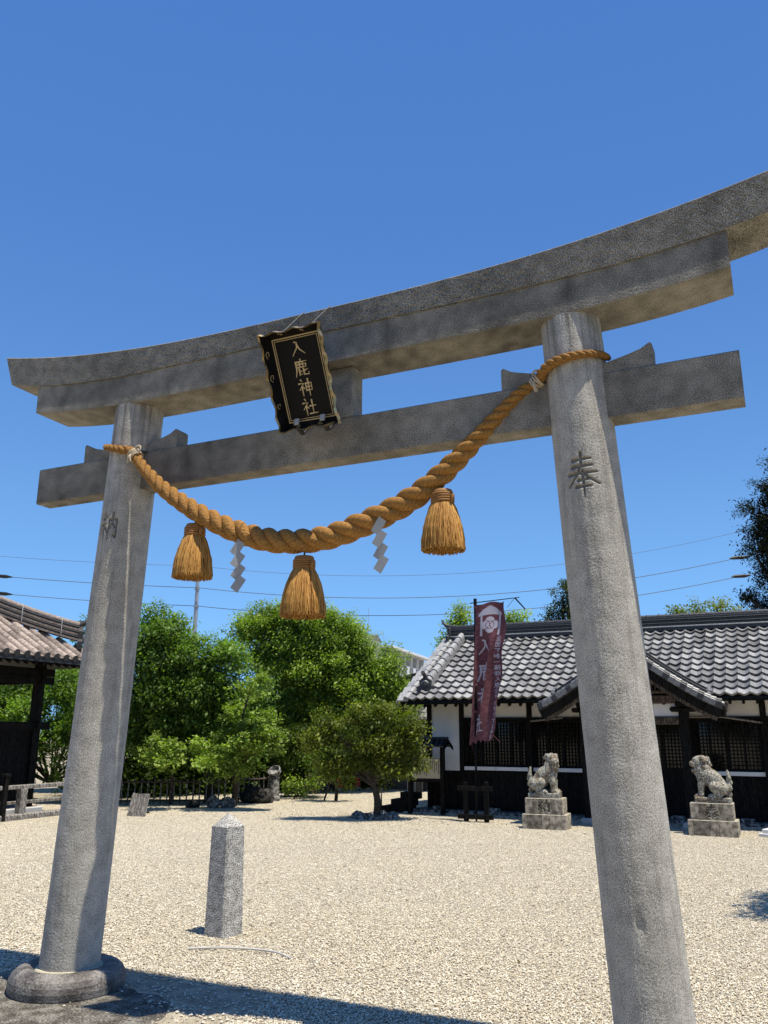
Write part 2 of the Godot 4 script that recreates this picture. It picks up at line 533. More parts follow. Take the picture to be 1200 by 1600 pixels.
	mat("grey_wood", Color.WHITE, 0.85, {tex = tex(256, [[67, 0.06, 1.5], [68, 0.014, 0.5]], [[0.2, G(0.10, 1, 0.9, 0.78)], [0.5, G(0.22, 1, 0.92, 0.82)], [0.9, G(0.40, 1, 0.94, 0.86)]]), scale = Vector3(2.5, 0.5, 2.5), height = wood_h, relief = 0.3, spec = 0.25})
	mat("window_glass", G(0.004), 0.06, {spec = 0.5})
	for k in 4:
		var t: float = [0.20, 0.26, 0.335, 0.15][k]
		mat("tile_%d" % k, Color.WHITE, [0.42, 0.38, 0.46, 0.44][k], {tex = tex(256, [[71 + k, 0.03, 1.0], [75 + k, 0.15, 0.5]], [[0.15, G(t * 0.6, 1, 0.99, 0.97)], [0.5, G(t, 1, 0.985, 0.96)], [0.9, G(t * 1.3, 1, 0.985, 0.955)]]), scale = 2.2, spec = 0.6})
	mat("tile_dark", Color.WHITE, 0.5, {tex = tex(256, [[79, 0.04, 1.0]], [[0.2, G(0.018)], [0.8, G(0.05)]]), scale = 1.8, spec = 0.5})
	for k in 3:
		var t: float = [0.27, 0.36, 0.20][k]
		mat("old_tile_%d" % k, Color.WHITE, 0.75, {tex = tex(256, [[81 + k, 0.03, 1.1], [85 + k, 0.14, 0.5]], [[0.15, G(t * 0.6, 1, 0.78, 0.64)], [0.5, G(t, 1, 0.79, 0.65)], [0.9, G(t * 1.5, 1, 0.86, 0.75)]]), scale = 2.0, spec = 0.35})
	mat("bark", Color.WHITE, 0.95, {tex = tex(256, [[87, 0.05, 1.5, FastNoiseLite.TYPE_SIMPLEX, 3]], [[0.2, G(0.03, 1, 0.85, 0.7)], [0.8, G(0.13, 1, 0.88, 0.74)]]), scale = Vector3(4, 1.2, 4), height = pick_h, relief = 1.5, spec = 0.2})
	mat("leaf", Color.WHITE, 0.5, {vcol = true, spec = 0.35, backlight = Color(0.9, 1.0, 0.4), two = true})
	mat("concrete", Color.WHITE, 0.85, {tex = tex(256, [[91, 0.02, 0.6], [92, 0.12, 0.3]], [[0.2, G(0.40, 1, 0.99, 0.97)], [0.8, G(0.56, 1, 0.99, 0.96)]]), scale = 0.3, spec = 0.3})
	mat("rail_white", G(0.66), 0.6)
	mat("grey_wall", G(0.10, 1, 0.92, 0.85), 0.8)
	mat("steel", G(0.38, 1, 1.02, 1.05), 0.5, {metal = 0.5})
	mat("rock", Color.WHITE, 0.9, {tex = tex(256, [[93, 0.03, 1.3, FastNoiseLite.TYPE_SIMPLEX, 4]], [[0.2, G(0.06, 1, 0.95, 0.88)], [0.5, G(0.22, 1, 0.96, 0.9)], [0.85, G(0.55, 1, 0.98, 0.93)]]), scale = 1.2, height = pick_h, relief = 2.0, spec = 0.25})
	mat("dark_rock", Color.WHITE, 0.95, {tex = tex(256, [[94, 0.03, 1.3, FastNoiseLite.TYPE_SIMPLEX, 4]], [[0.2, G(0.02, 1, 0.95, 0.85)], [0.85, G(0.10, 1, 0.95, 0.85)]]), scale = 1.2, height = pick_h, relief = 2.0, spec = 0.2})
	mat("red_cloth", G(0.42, 1, 0.06, 0.08), 0.9, {two = true})
	mat("hose", G(0.48, 1, 0.97, 0.92), 0.6)
	mat("paper_board", Color.WHITE, 0.8, {tex = notice_print()})

# the lay of the twisted straw: fine oblique threads along each strand
func strand_relief() -> ImageTexture:
	var s := 256
	var b := noise_bytes(s, 95, 0.05)
	var img := Image.create_empty(s, s, false, Image.FORMAT_RGB8)
	for y in s:
		for x in s:
			var ph := fposmod((x * 13.0 / s + y * 13.0 / s) + (b[y * s + x] - 127) * 0.0022, 1.0)
			var h := sqrt(maxf(0.0, sin(ph * PI)))
			img.set_pixel(x, y, Color(h, h, h))
	return ImageTexture.create_from_image(img)

func strand_color() -> ImageTexture:
	var s := 256
	var b := noise_bytes(s, 96, 0.03)
	var d := noise_bytes(s, 97, 0.2, FastNoiseLite.TYPE_SIMPLEX, 2)
	var img := Image.create_empty(s, s, false, Image.FORMAT_RGB8)
	for y in s:
		for x in s:
			var lane := fposmod(x * 13.0 / s + y * 13.0 / s + (b[y * s + x] - 127) * 0.0022, 13.0)
			var t := 0.5 + (b[y * s + x] - 127) * 0.0022 + (d[y * s + x] - 127) * 0.0026 + 0.10 * sin(floorf(lane) * 2.7)
			var c := G(0.16, 1, 0.42, 0.09).lerp(G(0.58, 1, 0.52, 0.13), clampf(t, 0, 1))
			img.set_pixel(x, y, c.linear_to_srgb())
	return ImageTexture.create_from_image(img)

func notice_print() -> ImageTexture:
	var img := Image.create_empty(512, 288, false, Image.FORMAT_RGB8)
	var r := RandomNumberGenerator.new()
	r.seed = 5
	for y in 288:
		for x in 512:
			var k := 0.40 + r.randf_range(-0.02, 0.02)
			img.set_pixel(x, y, G(k * 1.3, 1, 0.90, 0.66).linear_to_srgb())
	var x := 486
	while x > 20:
		var n := r.randi_range(13, 22)
		for i in n:
			var y := 16 + i * 11
			for s in 4:
				var hor := r.randf() < 0.5
				img.fill_rect(Rect2i(x + r.randi_range(-9, 3), y + r.randi_range(0, 6), 13 if hor else 5, 3 if hor else 9), Color(0.08, 0.07, 0.06))
		x -= 38
	return ImageTexture.create_from_image(img)

# ------------------------------------------------------------------ ground
func pebble_patch(count: int) -> ArrayMesh:
	var mb := MB.new()
	mb.colored = true
	var tints := [G(0.62, 1, 0.90, 0.69), G(0.76, 1, 0.93, 0.76), G(0.55, 1, 0.88, 0.66), G(0.48, 1, 0.88, 0.68), G(0.33, 1, 0.90, 0.73), G(0.67, 1, 0.91, 0.72), G(0.56, 1, 0.85, 0.60)]
	for i in count:
		var p := Vector3(rng.randf_range(-0.5, 0.5), 0, rng.randf_range(-0.5, 0.5))
		var r := rng.randf_range(0.0045, 0.0098)
		p.y = rng.randf_range(-0.003, 0.008)
		mb.col = tints[rng.randi() % tints.size()] * rng.randf_range(0.85, 1.15)
		var b := Basis(Vector3(rng.randfn(), rng.randfn(), rng.randfn()).normalized(), rng.randf() * TAU)
		b = Basis(Vector3(1, 0, 0), Vector3(0, 0.62, 0), Vector3(0, 0, 1)) * b.scaled(Vector3(rng.randf_range(0.8, 1.5), rng.randf_range(0.7, 1.1), rng.randf_range(0.7, 1.1)) * r)
		var q := [p + b.x, p + b.z, p - b.x, p - b.z]
		var top := p + b.y
		var bot := p - b.y
		for k in 4:
			var a: Vector3 = q[k]
			var d: Vector3 = q[(k + 1) % 4]
			mb.tri(a, d, top, (a + d + top) / 3.0 - p)
			mb.tri(a, d, bot, (a + d + bot) / 3.0 - p)
	return mb.mesh(M.pebble)

func ground():
	var mb := MB.new()
	mb.quad(Vector3(-700, -0.004, -700), Vector3(700, -0.004, -700), Vector3(700, -0.004, 700), Vector3(-700, -0.004, 700), Vector3.UP)
	struct("ground", mb, M.gravel_bed)
	# bare dark soil round the foot of the left pillar
	var soil := MB.new()
	var ring := []
	for k in 72:
		var a := TAU * k / 72
		var r := 1.0 + 0.22 * fn.get_noise_2d(cos(a) * 1.6, sin(a) * 1.6) + 0.10 * fn.get_noise_2d(cos(a) * 7 + 9, sin(a) * 7)
		ring.append(Vector3(-1.8 + cos(a) * 1.05 * r, 0.0, 0.5 + sin(a) * 0.66 * r))
	for k in 72: soil.tri(Vector3(-1.8, 0, 0.5), ring[k], ring[(k + 1) % 72], Vector3.UP)
	struct("bare_soil", soil, M.soil)
	for v in 3:
		var mesh := pebble_patch(8200)
		var xfs := []
		var z := -20.0
		while z < 3.0:
			var x := -13.0
			while x < 6.0:
				var k := absi(int(x * 7.0) + int(z * 13.0)) % 3
				if k == v:
					var s := Vector2(x + 1.8, z - 0.5)
					if (s / Vector2(0.95, 0.6)).length() > 1.2:
						xfs.append(Transform3D(Basis(Vector3.UP, (rng.randi() % 4) * PI / 2), Vector3(x, 0, z)))
				x += 1.0
			z += 1.0
		var o := multi("gravel", mesh, xfs, null)
		tag(o, "pale beige gravel covering the shrine court", "gravel", "", "stuff")
	# the thin scatter of stones that lies on and round the soil
	var few := MB.new()
	few.colored = true
	for i in 5200:
		var p := Vector3(-1.8 + rng.randf_range(-1.7, 1.7), 0.004, 0.5 + rng.randf_range(-1.2, 1.2))
		var e := Vector2((p.x + 1.8) / 1.02, (p.z - 0.5) / 0.64).length() + 0.25 * fn.get_noise_2d(p.x * 3, p.z * 3)
		if e < 1.0 and rng.randf() > 0.03 + 0.3 * maxf(0, e - 0.75): continue
		var r := rng.randf_range(0.006, 0.012)
		few.col = [G(0.56, 1, 0.90, 0.70), G(0.64, 1, 0.93, 0.78), G(0.42, 1, 0.85, 0.64), G(0.25, 1, 0.9, 0.78)][rng.randi() % 4]
		var a := rng.randf() * TAU
		var ax := Vector3(cos(a), 0, sin(a)) * r * 1.2
		var az := Vector3(-sin(a), 0, cos(a)) * r
		var q := [p + ax, p + az, p - ax, p - az]
		for k in 4: few.tri(q[k], q[(k + 1) % 4], p + Vector3(0, r * 0.6, 0), (q[k] + q[(k + 1) % 4]) * 0.5 - p + Vector3(0, r, 0))
	tag(obj("gravel", few, M.pebble), "loose pebbles strewn over the dark soil by the left pillar", "gravel", "", "stuff")

# ------------------------------------------------------------------ the stone gate
const BATTER := 0.054
const HALF := 1.8543

func soot(p: Vector3, amount: float) -> float:
	# blotches and drip streaks of dark lichen, a matter of noise alone
	var a := fn.get_noise_3d(p.x * 0.9, p.y * 0.6, p.z * 0.9)
	var b := fn.get_noise_3d(p.x * 9.0 + 5, p.y * 0.7, p.z * 9.0)
	var s := smoothstep(0.12, 0.42, b) * clampf(0.6 + a, 0.0, 1.0)
	var l := smoothstep(0.38, 0.52, fn.get_noise_3d(p.x * 11.0, p.y * 11.0, p.z * 11.0 + 20))
	return (1.0 - amount * clampf(0.22 + a * 0.8 + s * 0.75, 0.0, 1.0)) * (1.0 + 0.30 * l)

func pillar(side: float, glyph: String, gy: float, gs: float, chip) -> MB:
	var mb := MB.new()
	mb.colored = true
	var H := 3.962
	var ths := []
	var t := -PI
	while t < PI - 0.001:
		ths.append(t)
		t += 0.0145 if absf(t) < 0.66 else 0.0698
	ths.append(PI)
	var ys := []
	var y := -0.02
	while y < H:
		ys.append(y)
		y += 0.0034 if absf(y - gy) < gs * 0.62 else 0.05
	ys.append(H)
	var st := strokes(glyph)
	var g := []
	var cols := []
	for yy in ys:
		var row := PackedVector3Array()
		var cr := PackedColorArray()
		var r: float = lerpf(0.1911, 0.1735, clampf(yy / 4.2, 0, 1))
		var cx: float = side * (HALF - BATTER * yy)
		for th in ths:
			var d := Vector3(sin(th), 0, cos(th))
			var rr: float = r + 0.0022 * fn.get_noise_3d(d.x * 1.2, yy * 1.3, d.z * 1.2 + side * 5) + 0.0012 * fn.get_noise_3d(d.x * 6, yy * 6, d.z * 6)
			var k := soot(Vector3(d.x * 0.4 + side, yy, d.z * 0.4), 0.30)
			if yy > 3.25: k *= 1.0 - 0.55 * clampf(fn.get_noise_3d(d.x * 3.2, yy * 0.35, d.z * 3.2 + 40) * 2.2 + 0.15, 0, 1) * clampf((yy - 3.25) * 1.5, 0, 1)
			var c := Color(k, k, k)
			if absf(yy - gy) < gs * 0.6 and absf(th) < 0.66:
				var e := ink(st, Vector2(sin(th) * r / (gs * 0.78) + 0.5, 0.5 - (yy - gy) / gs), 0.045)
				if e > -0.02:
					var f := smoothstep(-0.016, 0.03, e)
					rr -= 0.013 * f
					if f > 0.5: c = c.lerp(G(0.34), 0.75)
			if chip != null:
				var q := Vector2((th - chip.x) * r, yy - chip.y).length() + 0.006 * fn.get_noise_3d(d.x * 40, yy * 40, 0)
				if q < 0.03: rr -= 0.016 * smoothstep(0.03, 0.008, q)
			row.append(Vector3(cx, yy, 0) + d * rr)
			cr.append(c)
		g.append(row)
		cols.append(cr)
	mb.surf(g, -1.0, cols, null, true)
	return mb

func sori(x: float, q3: float, q4: float) -> float:
	var a := absf(x)
	return q3 * a * a * a + q4 * a * a * a * a

# a beam swept along x: sec(u, x) gives the section as [z, y] points, ends at x0(y-index) .. x1
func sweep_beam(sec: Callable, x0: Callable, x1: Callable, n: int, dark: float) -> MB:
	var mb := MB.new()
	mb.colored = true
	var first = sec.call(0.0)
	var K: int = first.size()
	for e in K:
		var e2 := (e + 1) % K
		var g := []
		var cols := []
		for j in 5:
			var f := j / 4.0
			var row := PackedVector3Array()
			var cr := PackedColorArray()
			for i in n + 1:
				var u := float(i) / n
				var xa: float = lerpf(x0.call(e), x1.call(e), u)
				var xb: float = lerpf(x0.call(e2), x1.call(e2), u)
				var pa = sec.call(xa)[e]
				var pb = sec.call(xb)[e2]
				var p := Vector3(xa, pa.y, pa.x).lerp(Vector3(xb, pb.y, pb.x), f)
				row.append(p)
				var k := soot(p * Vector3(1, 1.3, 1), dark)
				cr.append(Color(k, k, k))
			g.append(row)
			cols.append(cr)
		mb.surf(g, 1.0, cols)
	for end in 2:
		var f: Callable = x0 if end == 0 else x1
		var pts := []
		var c := Vector3.ZERO
		for e in K:
			var x: float = f.call(e)
			var p = sec.call(x)[e]
			pts.append(Vector3(x, p.y, p.x))
			c += pts[e] / K
		mb.col = Color(0.8, 0.8, 0.8)
		for e in K: mb.tri(c, pts[e], pts[(e + 1) % K], Vector3(-1 if end == 0 else 1, 0, 0))
	return mb

func gate():
	var t := thing("stone_gate", "tall grey stone shrine gate with two round pillars and a curved double lintel", "torii gate")
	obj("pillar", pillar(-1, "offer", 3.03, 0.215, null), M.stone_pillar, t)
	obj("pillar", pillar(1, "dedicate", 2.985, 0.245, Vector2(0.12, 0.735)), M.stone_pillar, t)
	# the sunlit ridge of mortar is left out: the bright line on the left pillar is light between two shadows
	for s in [-1.0, 1.0]:
		var b := MB.new()
		var prof := []
		for q in [[0.350, -0.03], [0.362, 0.01], [0.366, 0.045], [0.360, 0.078], [0.344, 0.106], [0.318, 0.128], [0.286, 0.140], [0.252, 0.141], [0.225, 0.130], [0.19, 0.112]]: prof.append(Vector2(q[0], q[1]))
		b.lathe(Vector3(s * HALF, 0, 0), prof, 56)
		obj("base_stone", b, M.base_stone, t)
		var ring := MB.new()
		ring.lathe(Vector3(s * (HALF - 0.006), 0, 0), [Vector2(0.215, 0.119), Vector2(0.205, 0.130), Vector2(0.186, 0.134)], 48)
		obj("mortar_ring", ring, M.mortar, t)
	var bv := 0.008
	# tie beam through both pillars
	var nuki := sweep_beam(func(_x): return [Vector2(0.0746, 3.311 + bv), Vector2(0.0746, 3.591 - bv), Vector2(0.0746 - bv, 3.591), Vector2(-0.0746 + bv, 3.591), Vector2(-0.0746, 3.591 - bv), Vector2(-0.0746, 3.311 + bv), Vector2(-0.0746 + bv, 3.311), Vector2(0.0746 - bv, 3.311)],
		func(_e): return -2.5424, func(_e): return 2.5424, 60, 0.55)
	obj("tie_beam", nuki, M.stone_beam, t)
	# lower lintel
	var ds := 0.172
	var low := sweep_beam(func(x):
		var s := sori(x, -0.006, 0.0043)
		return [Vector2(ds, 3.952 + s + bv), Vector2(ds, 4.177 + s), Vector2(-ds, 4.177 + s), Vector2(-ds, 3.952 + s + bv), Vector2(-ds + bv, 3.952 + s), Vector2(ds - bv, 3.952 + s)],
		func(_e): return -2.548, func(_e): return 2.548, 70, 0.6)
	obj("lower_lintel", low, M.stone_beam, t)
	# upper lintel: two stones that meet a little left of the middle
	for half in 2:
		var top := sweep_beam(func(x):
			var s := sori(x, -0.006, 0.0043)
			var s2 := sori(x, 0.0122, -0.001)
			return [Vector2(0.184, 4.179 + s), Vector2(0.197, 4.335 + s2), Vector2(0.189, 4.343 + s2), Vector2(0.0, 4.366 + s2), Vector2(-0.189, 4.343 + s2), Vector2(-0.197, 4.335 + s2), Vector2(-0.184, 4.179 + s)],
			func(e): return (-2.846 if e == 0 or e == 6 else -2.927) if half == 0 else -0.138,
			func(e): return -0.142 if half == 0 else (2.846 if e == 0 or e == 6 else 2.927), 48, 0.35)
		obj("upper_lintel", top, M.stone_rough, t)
	var strut := MB.new()
	strut.colored = true
	strut.box(Vector3(0, 3.77, 0), Vector3(0.44, 0.366, 0.14), 0.012)
	obj("centre_strut", strut, M.stone_beam, t)
	# wedges above the tie beam on both sides of each pillar
	for s in [-1.0, 1.0]:
		for o in [-1.0, 1.0]:
			var w := MB.new()
			w.colored = true
			w.col = G(0.85)
			var near: float = s * 1.66 + o * 0.12
			var far: float = s * 1.66 + o * 0.44
			var poly := PackedVector2Array()
			poly.append(Vector2(near, 3.592)); poly.append(Vector2(far, 3.592)); poly.append(Vector2(far, 3.722))
			for k in 7:
				var f := k / 6.0
				poly.append(Vector2(lerpf(far - o * 0.012, near, f), 3.735 - 0.09 * pow(f, 0.6)))
			w.prism(poly, 0.062, -0.062)
			obj("wedge", w, M.stone_beam, t)

# ------------------------------------------------------------------ straw rope, tassels, streamers
func rope_path() -> Array:
	var pts := []
	var lc := Vector3(-1.669, 0, 0)
	for q in [[-62, 3.672, 0.198], [-38, 3.642, 0.200], [-10, 3.612, 0.203], [18, 3.585, 0.208], [39, 3.563, 0.229]]:
		var a := deg_to_rad(q[0])
		pts.append(lc + Vector3(sin(a) * q[2], q[1], cos(a) * q[2]))
	for q in [[-1.382, 3.408, 0.187], [-1.201, 3.242, 0.187], [-1.025, 3.119, 0.180], [-0.856, 3.015, 0.171], [-0.641, 2.905, 0.159], [-0.385, 2.813, 0.147], [-0.143, 2.777, 0.135], [0.091, 2.786, 0.125], [0.318, 2.846, 0.115], [0.54, 2.932, 0.09], [0.71, 3.018, 0.09], [0.874, 3.139, 0.085], [1.04, 3.283, 0.08], [1.202, 3.437, 0.075], [1.335, 3.548, 0.075]]:
		pts.append(Vector3(q[0], q[1], q[2]))
	var rc := Vector3(1.657, 0, 0)
	for q in [[-72, 3.606, 0.226], [-50, 3.640, 0.210], [-25, 3.658, 0.203], [0, 3.668, 0.200], [30, 3.680, 0.198], [60, 3.692, 0.196], [92, 3.706, 0.195]]:
		var a := deg_to_rad(q[0])
		pts.append(rc + Vector3(sin(a) * q[2], q[1], cos(a) * q[2]))
	return pts

func rope_radius(x: float) -> float:
	return lut(x, [-1.87, -1.66, -1.52, -1.38, -1.25, -1.1, -0.85, -0.6, -0.3, 0.0, 0.3, 0.6, 0.87, 1.05, 1.25, 1.43, 1.66, 1.87], [0.021, 0.028, 0.034, 0.043, 0.051, 0.059, 0.068, 0.076, 0.079, 0.078, 0.080, 0.078, 0.068, 0.056, 0.043, 0.033, 0.026, 0.020])

func rope():
	var t := thing("sacred_rope", "thick twisted orange straw rope sagging between the two stone pillars", "straw rope")
	var path := smooth_path(rope_path(), 14)
	var m := path.size()
	var up := Vector3.UP
	var frames := []
	var phase := 0.0
	for i in m:
		var tan_ := (path[mini(i + 1, m - 1)] - path[maxi(i - 1, 0)]).normalized()
		up = (up - tan_ * up.dot(tan_)).normalized()
		if i > 0: phase += path[i].distance_to(path[i - 1]) / (rope_radius(path[i].x) * 2.0 * 2.35) * TAU
		frames.append([up, tan_.cross(up), phase])
	for k in 3:
		var mb := MB.new()
		mb.has_uv = true
		# finer resampling so that the twist is smooth
		var pts := PackedVector3Array()
		var rad := PackedFloat32Array()
		for i in m:
			var r := rope_radius(path[i].x)
			var end := clampf(minf(i, m - 1 - i) / 5.0, 0.35, 1.0)
			var a: float = frames[i][2] + TAU * k / 3.0
			pts.append(path[i] + (frames[i][0] * cos(a) + frames[i][1] * sin(a)) * r * 0.50)
			rad.append(r * 0.53 * end * (1.0 + 0.02 * fn.get_noise_2d(i * 0.6, k * 9.0)))
		mb.tube(pts, rad, 16, true, 7.0)
		obj("strand", mb, M.straw_rope, t)
	# stray fibres
	var fz := MB.new()
	for i in 260:
		var j := rng.randi_range(4, m - 5)
		var r := rope_radius(path[j].x)
		var a := rng.randf() * TAU
		var dir: Vector3 = frames[j][0] * cos(a) + frames[j][1] * sin(a)
		var p: Vector3 = path[j] + dir * r * 0.93
		var q: Vector3 = p + dir * rng.randf_range(0.004, 0.016) + Vector3(rng.randfn(), rng.randfn(), rng.randfn()) * 0.006
		fz.rod(p, q, 0.0008, 0.0005, 3)
	obj("stray_fibres", fz, M.straw_band, t)
	# pale cords that bind the ends to the pillars
	for s in 2:
		var c: Vector3 = path[4 * 14 + 4] if s == 0 else path[20 * 14]
		var tn: Vector3 = (path[4 * 14 + 8] - path[4 * 14]).normalized() if s == 0 else (path[20 * 14 + 3] - path[20 * 14 - 3]).normalized()
		var a := tn.cross(Vector3.BACK).normalized()
		var b := tn.cross(a)
		var mb := MB.new()
		for w in 4:
			var ring := PackedVector3Array()
			for k in 17:
				var an := TAU * k / 16
				ring.append(c + tn * ((w - 1.5) * 0.012 + 0.006 * sin(an + w)) + (a * cos(an) + b * sin(an)) * (rope_radius(c.x) * 1.12 + 0.004))
			mb.tube(ring, PackedFloat32Array([0.0065]), 7, false)
		# the loose ends
		for w in 3:
			var d := (a * rng.randf_range(-0.3, 1.0) + Vector3.DOWN * 0.6 - b * 0.3).normalized()
			mb.tube(smooth_path([c - b * 0.035, c - b * 0.045 + d * 0.03, c - b * 0.03 + d * 0.055 + Vector3.DOWN * 0.02], 5), PackedFloat32Array([0.006]), 6)
		var lp := PackedVector3Array()
		for k in 13:
			var an := PI * k / 12
			lp.append(c + Vector3(0.02, 0.02, 0) + a * -0.052 * sin(an) + tn * (0.03 * cos(an)) - b * 0.02)
		mb.tube(lp, PackedFloat32Array([0.007]), 7)
		obj("binding_cord", mb, M.pale_cord, t)
		# the dark cord that runs on round the pillar
		var dk := MB.new()
		var pc := Vector3(-1.66 if s == 0 else 1.658, 0, 0)
		var arc := PackedVector3Array()
		for k in 14:
			var an := deg_to_rad(lerpf(48, 190, k / 13.0) if s == 0 else lerpf(-75, -200, k / 13.0))
			arc.append(pc + Vector3(sin(an) * 0.192, c.y + 0.05 + 0.03 * k / 13.0, cos(an) * 0.192))
		dk.tube(arc, PackedFloat32Array([0.011]), 8)
		obj("tie_cord", dk, M.dark_cord, t)
	var spots := [[Vector3(-0.928, 2.600, 0.158), 2.968, 0.130, 3.04, "straw tassel on the left part of the rope beside the left pillar"], [Vector3(-0.084, 2.299, 0.126), 2.680, 0.140, 2.72, "lowest straw tassel hanging from the middle of the rope"], [Vector3(0.84, 2.642, 0.09), 3.012, 0.128, 3.09, "straw tassel under the rising right part of the rope"]]
	for s in spots: tassel(s[0], s[1], s[2], s[3], s[4])
	streamer(Vector3(-0.538, 2.812, 0.222), 0.33, 0.45, "white zigzag streamer beside the left tassel, below the rope")
	streamer(Vector3(0.452, 2.866, 0.178), 0.33, 0.10, "white zigzag streamer on the rope right of its lowest point")

func tassel(foot: Vector3, top: float, rb: float, cord_top: float, label: String):
	var t := thing("straw_tassel", label, "tassel", foot, 0, "straw tassels hanging from the rope")
	var h := top - foot.y
	var cd := MB.new()
	cd.rod(Vector3(0, h - 0.01, 0), Vector3(0, cord_top - foot.y, 0), 0.006)
	obj("cord", cd, M.dark_cord, t)
	var cap := MB.new()
	cap.lathe(Vector3.ZERO, [Vector2(0.062, h - 0.075), Vector2(0.064, h - 0.02), Vector2(0.057, h - 0.006), Vector2(0.03, h), Vector2(0, h + 0.001)], 28)
	obj("cap", cap, M.straw_band, t)
	var band := MB.new()
	for k in 4:
		var ring := PackedVector3Array()
		for i in 29:
			var a := TAU * i / 28
			ring.append(Vector3(cos(a) * 0.0655, h - 0.036 - 0.0135 * k + 0.002 * sin(a + k), sin(a) * 0.0655))
		band.tube(ring, PackedFloat32Array([0.0072]), 7, false)
	var knot := [Vector3(0.062, h - 0.06, 0.03), Vector3(0.08, h - 0.05, 0.035), Vector3(0.075, h - 0.075, 0.04), Vector3(0.062, h - 0.085, 0.03)]
	band.tube(smooth_path(knot, 5), PackedFloat32Array([0.008]), 7)
	obj("binding", band, M.straw_band, t)
	var sk := MB.new()
	sk.colored = true
	var y0 := h - 0.07
	for i in 1500:
		var outer := i < 950
		var a := rng.randf() * TAU
		var f := rng.randf_range(0.93, 1.0) if outer else sqrt(rng.randf()) * 0.93
		var len := y0 * rng.randf_range(0.95, 1.03) if outer else y0 * rng.randf_range(0.96, 1.0)
		var pts := PackedVector3Array()
		var wob := rng.randf_range(-0.07, 0.07)
		for k in 6:
			var q := k / 5.0
			var r := lerpf(0.052, rb, 1.0 - pow(1.0 - q, 1.9)) * f
			var an := a + wob * q + 0.03 * sin(q * 7.0 + i)
			pts.append(Vector3(cos(an) * r, y0 + 0.01 - (len + 0.01) * q, sin(an) * r) + Vector3(rng.randfn(), 0, rng.randfn()) * 0.0022 * (1.0 if k > 0 else 0.0))
		var c := G(0.32, 1, 0.47, 0.10).lerp(G(0.66, 1, 0.57, 0.17), rng.randf())
		if rng.randf() < 0.10: c = G(0.24, 1, 0.44, 0.10)
		sk.col = c
		sk.tube(pts, PackedFloat32Array([0.0034, 0.0038, 0.0038, 0.0036, 0.0033, 0.0026]), 3, true)
	obj("straw_skirt", sk, M.straw, t)

func streamer(top: Vector3, h: float, turn: float, label: String):
	var t := thing("paper_streamer", label, "paper streamer", top, turn, "white zigzag streamers on the rope")
	var pitch := h * 0.235
	for k in 4:
		var mb := MB.new()
		# each leaf a slanted panel folded to the other side of the one above
		var x0 := 0.005 * k
		var y0 := -pitch * k
		var poly := PackedVector2Array([Vector2(x0 + 0.010, y0), Vector2(x0 + 0.056, y0 - h * 0.105), Vector2(x0 + 0.004, y0 - h * 0.36), Vector2(x0 - 0.042, y0 - h * 0.255)])
		mb.xf = Transform3D(Basis(Vector3.RIGHT, 0.06 if k % 2 == 0 else 0.02), Vector3(0, 0, 0.004 if k % 2 == 0 else 0.0))
		mb.prism(poly, 0.0, 0.0022)
		obj("fold", mb, M.white_plate, t)
	var pin := MB.new()
	for x in [0.006, 0.020]: pin.rod(Vector3(x, -0.018, 0.0), Vector3(x + 0.002, -0.014, 0.006), 0.0025, 0.0025, 6)
	obj("pin", pin, M.iron, t)

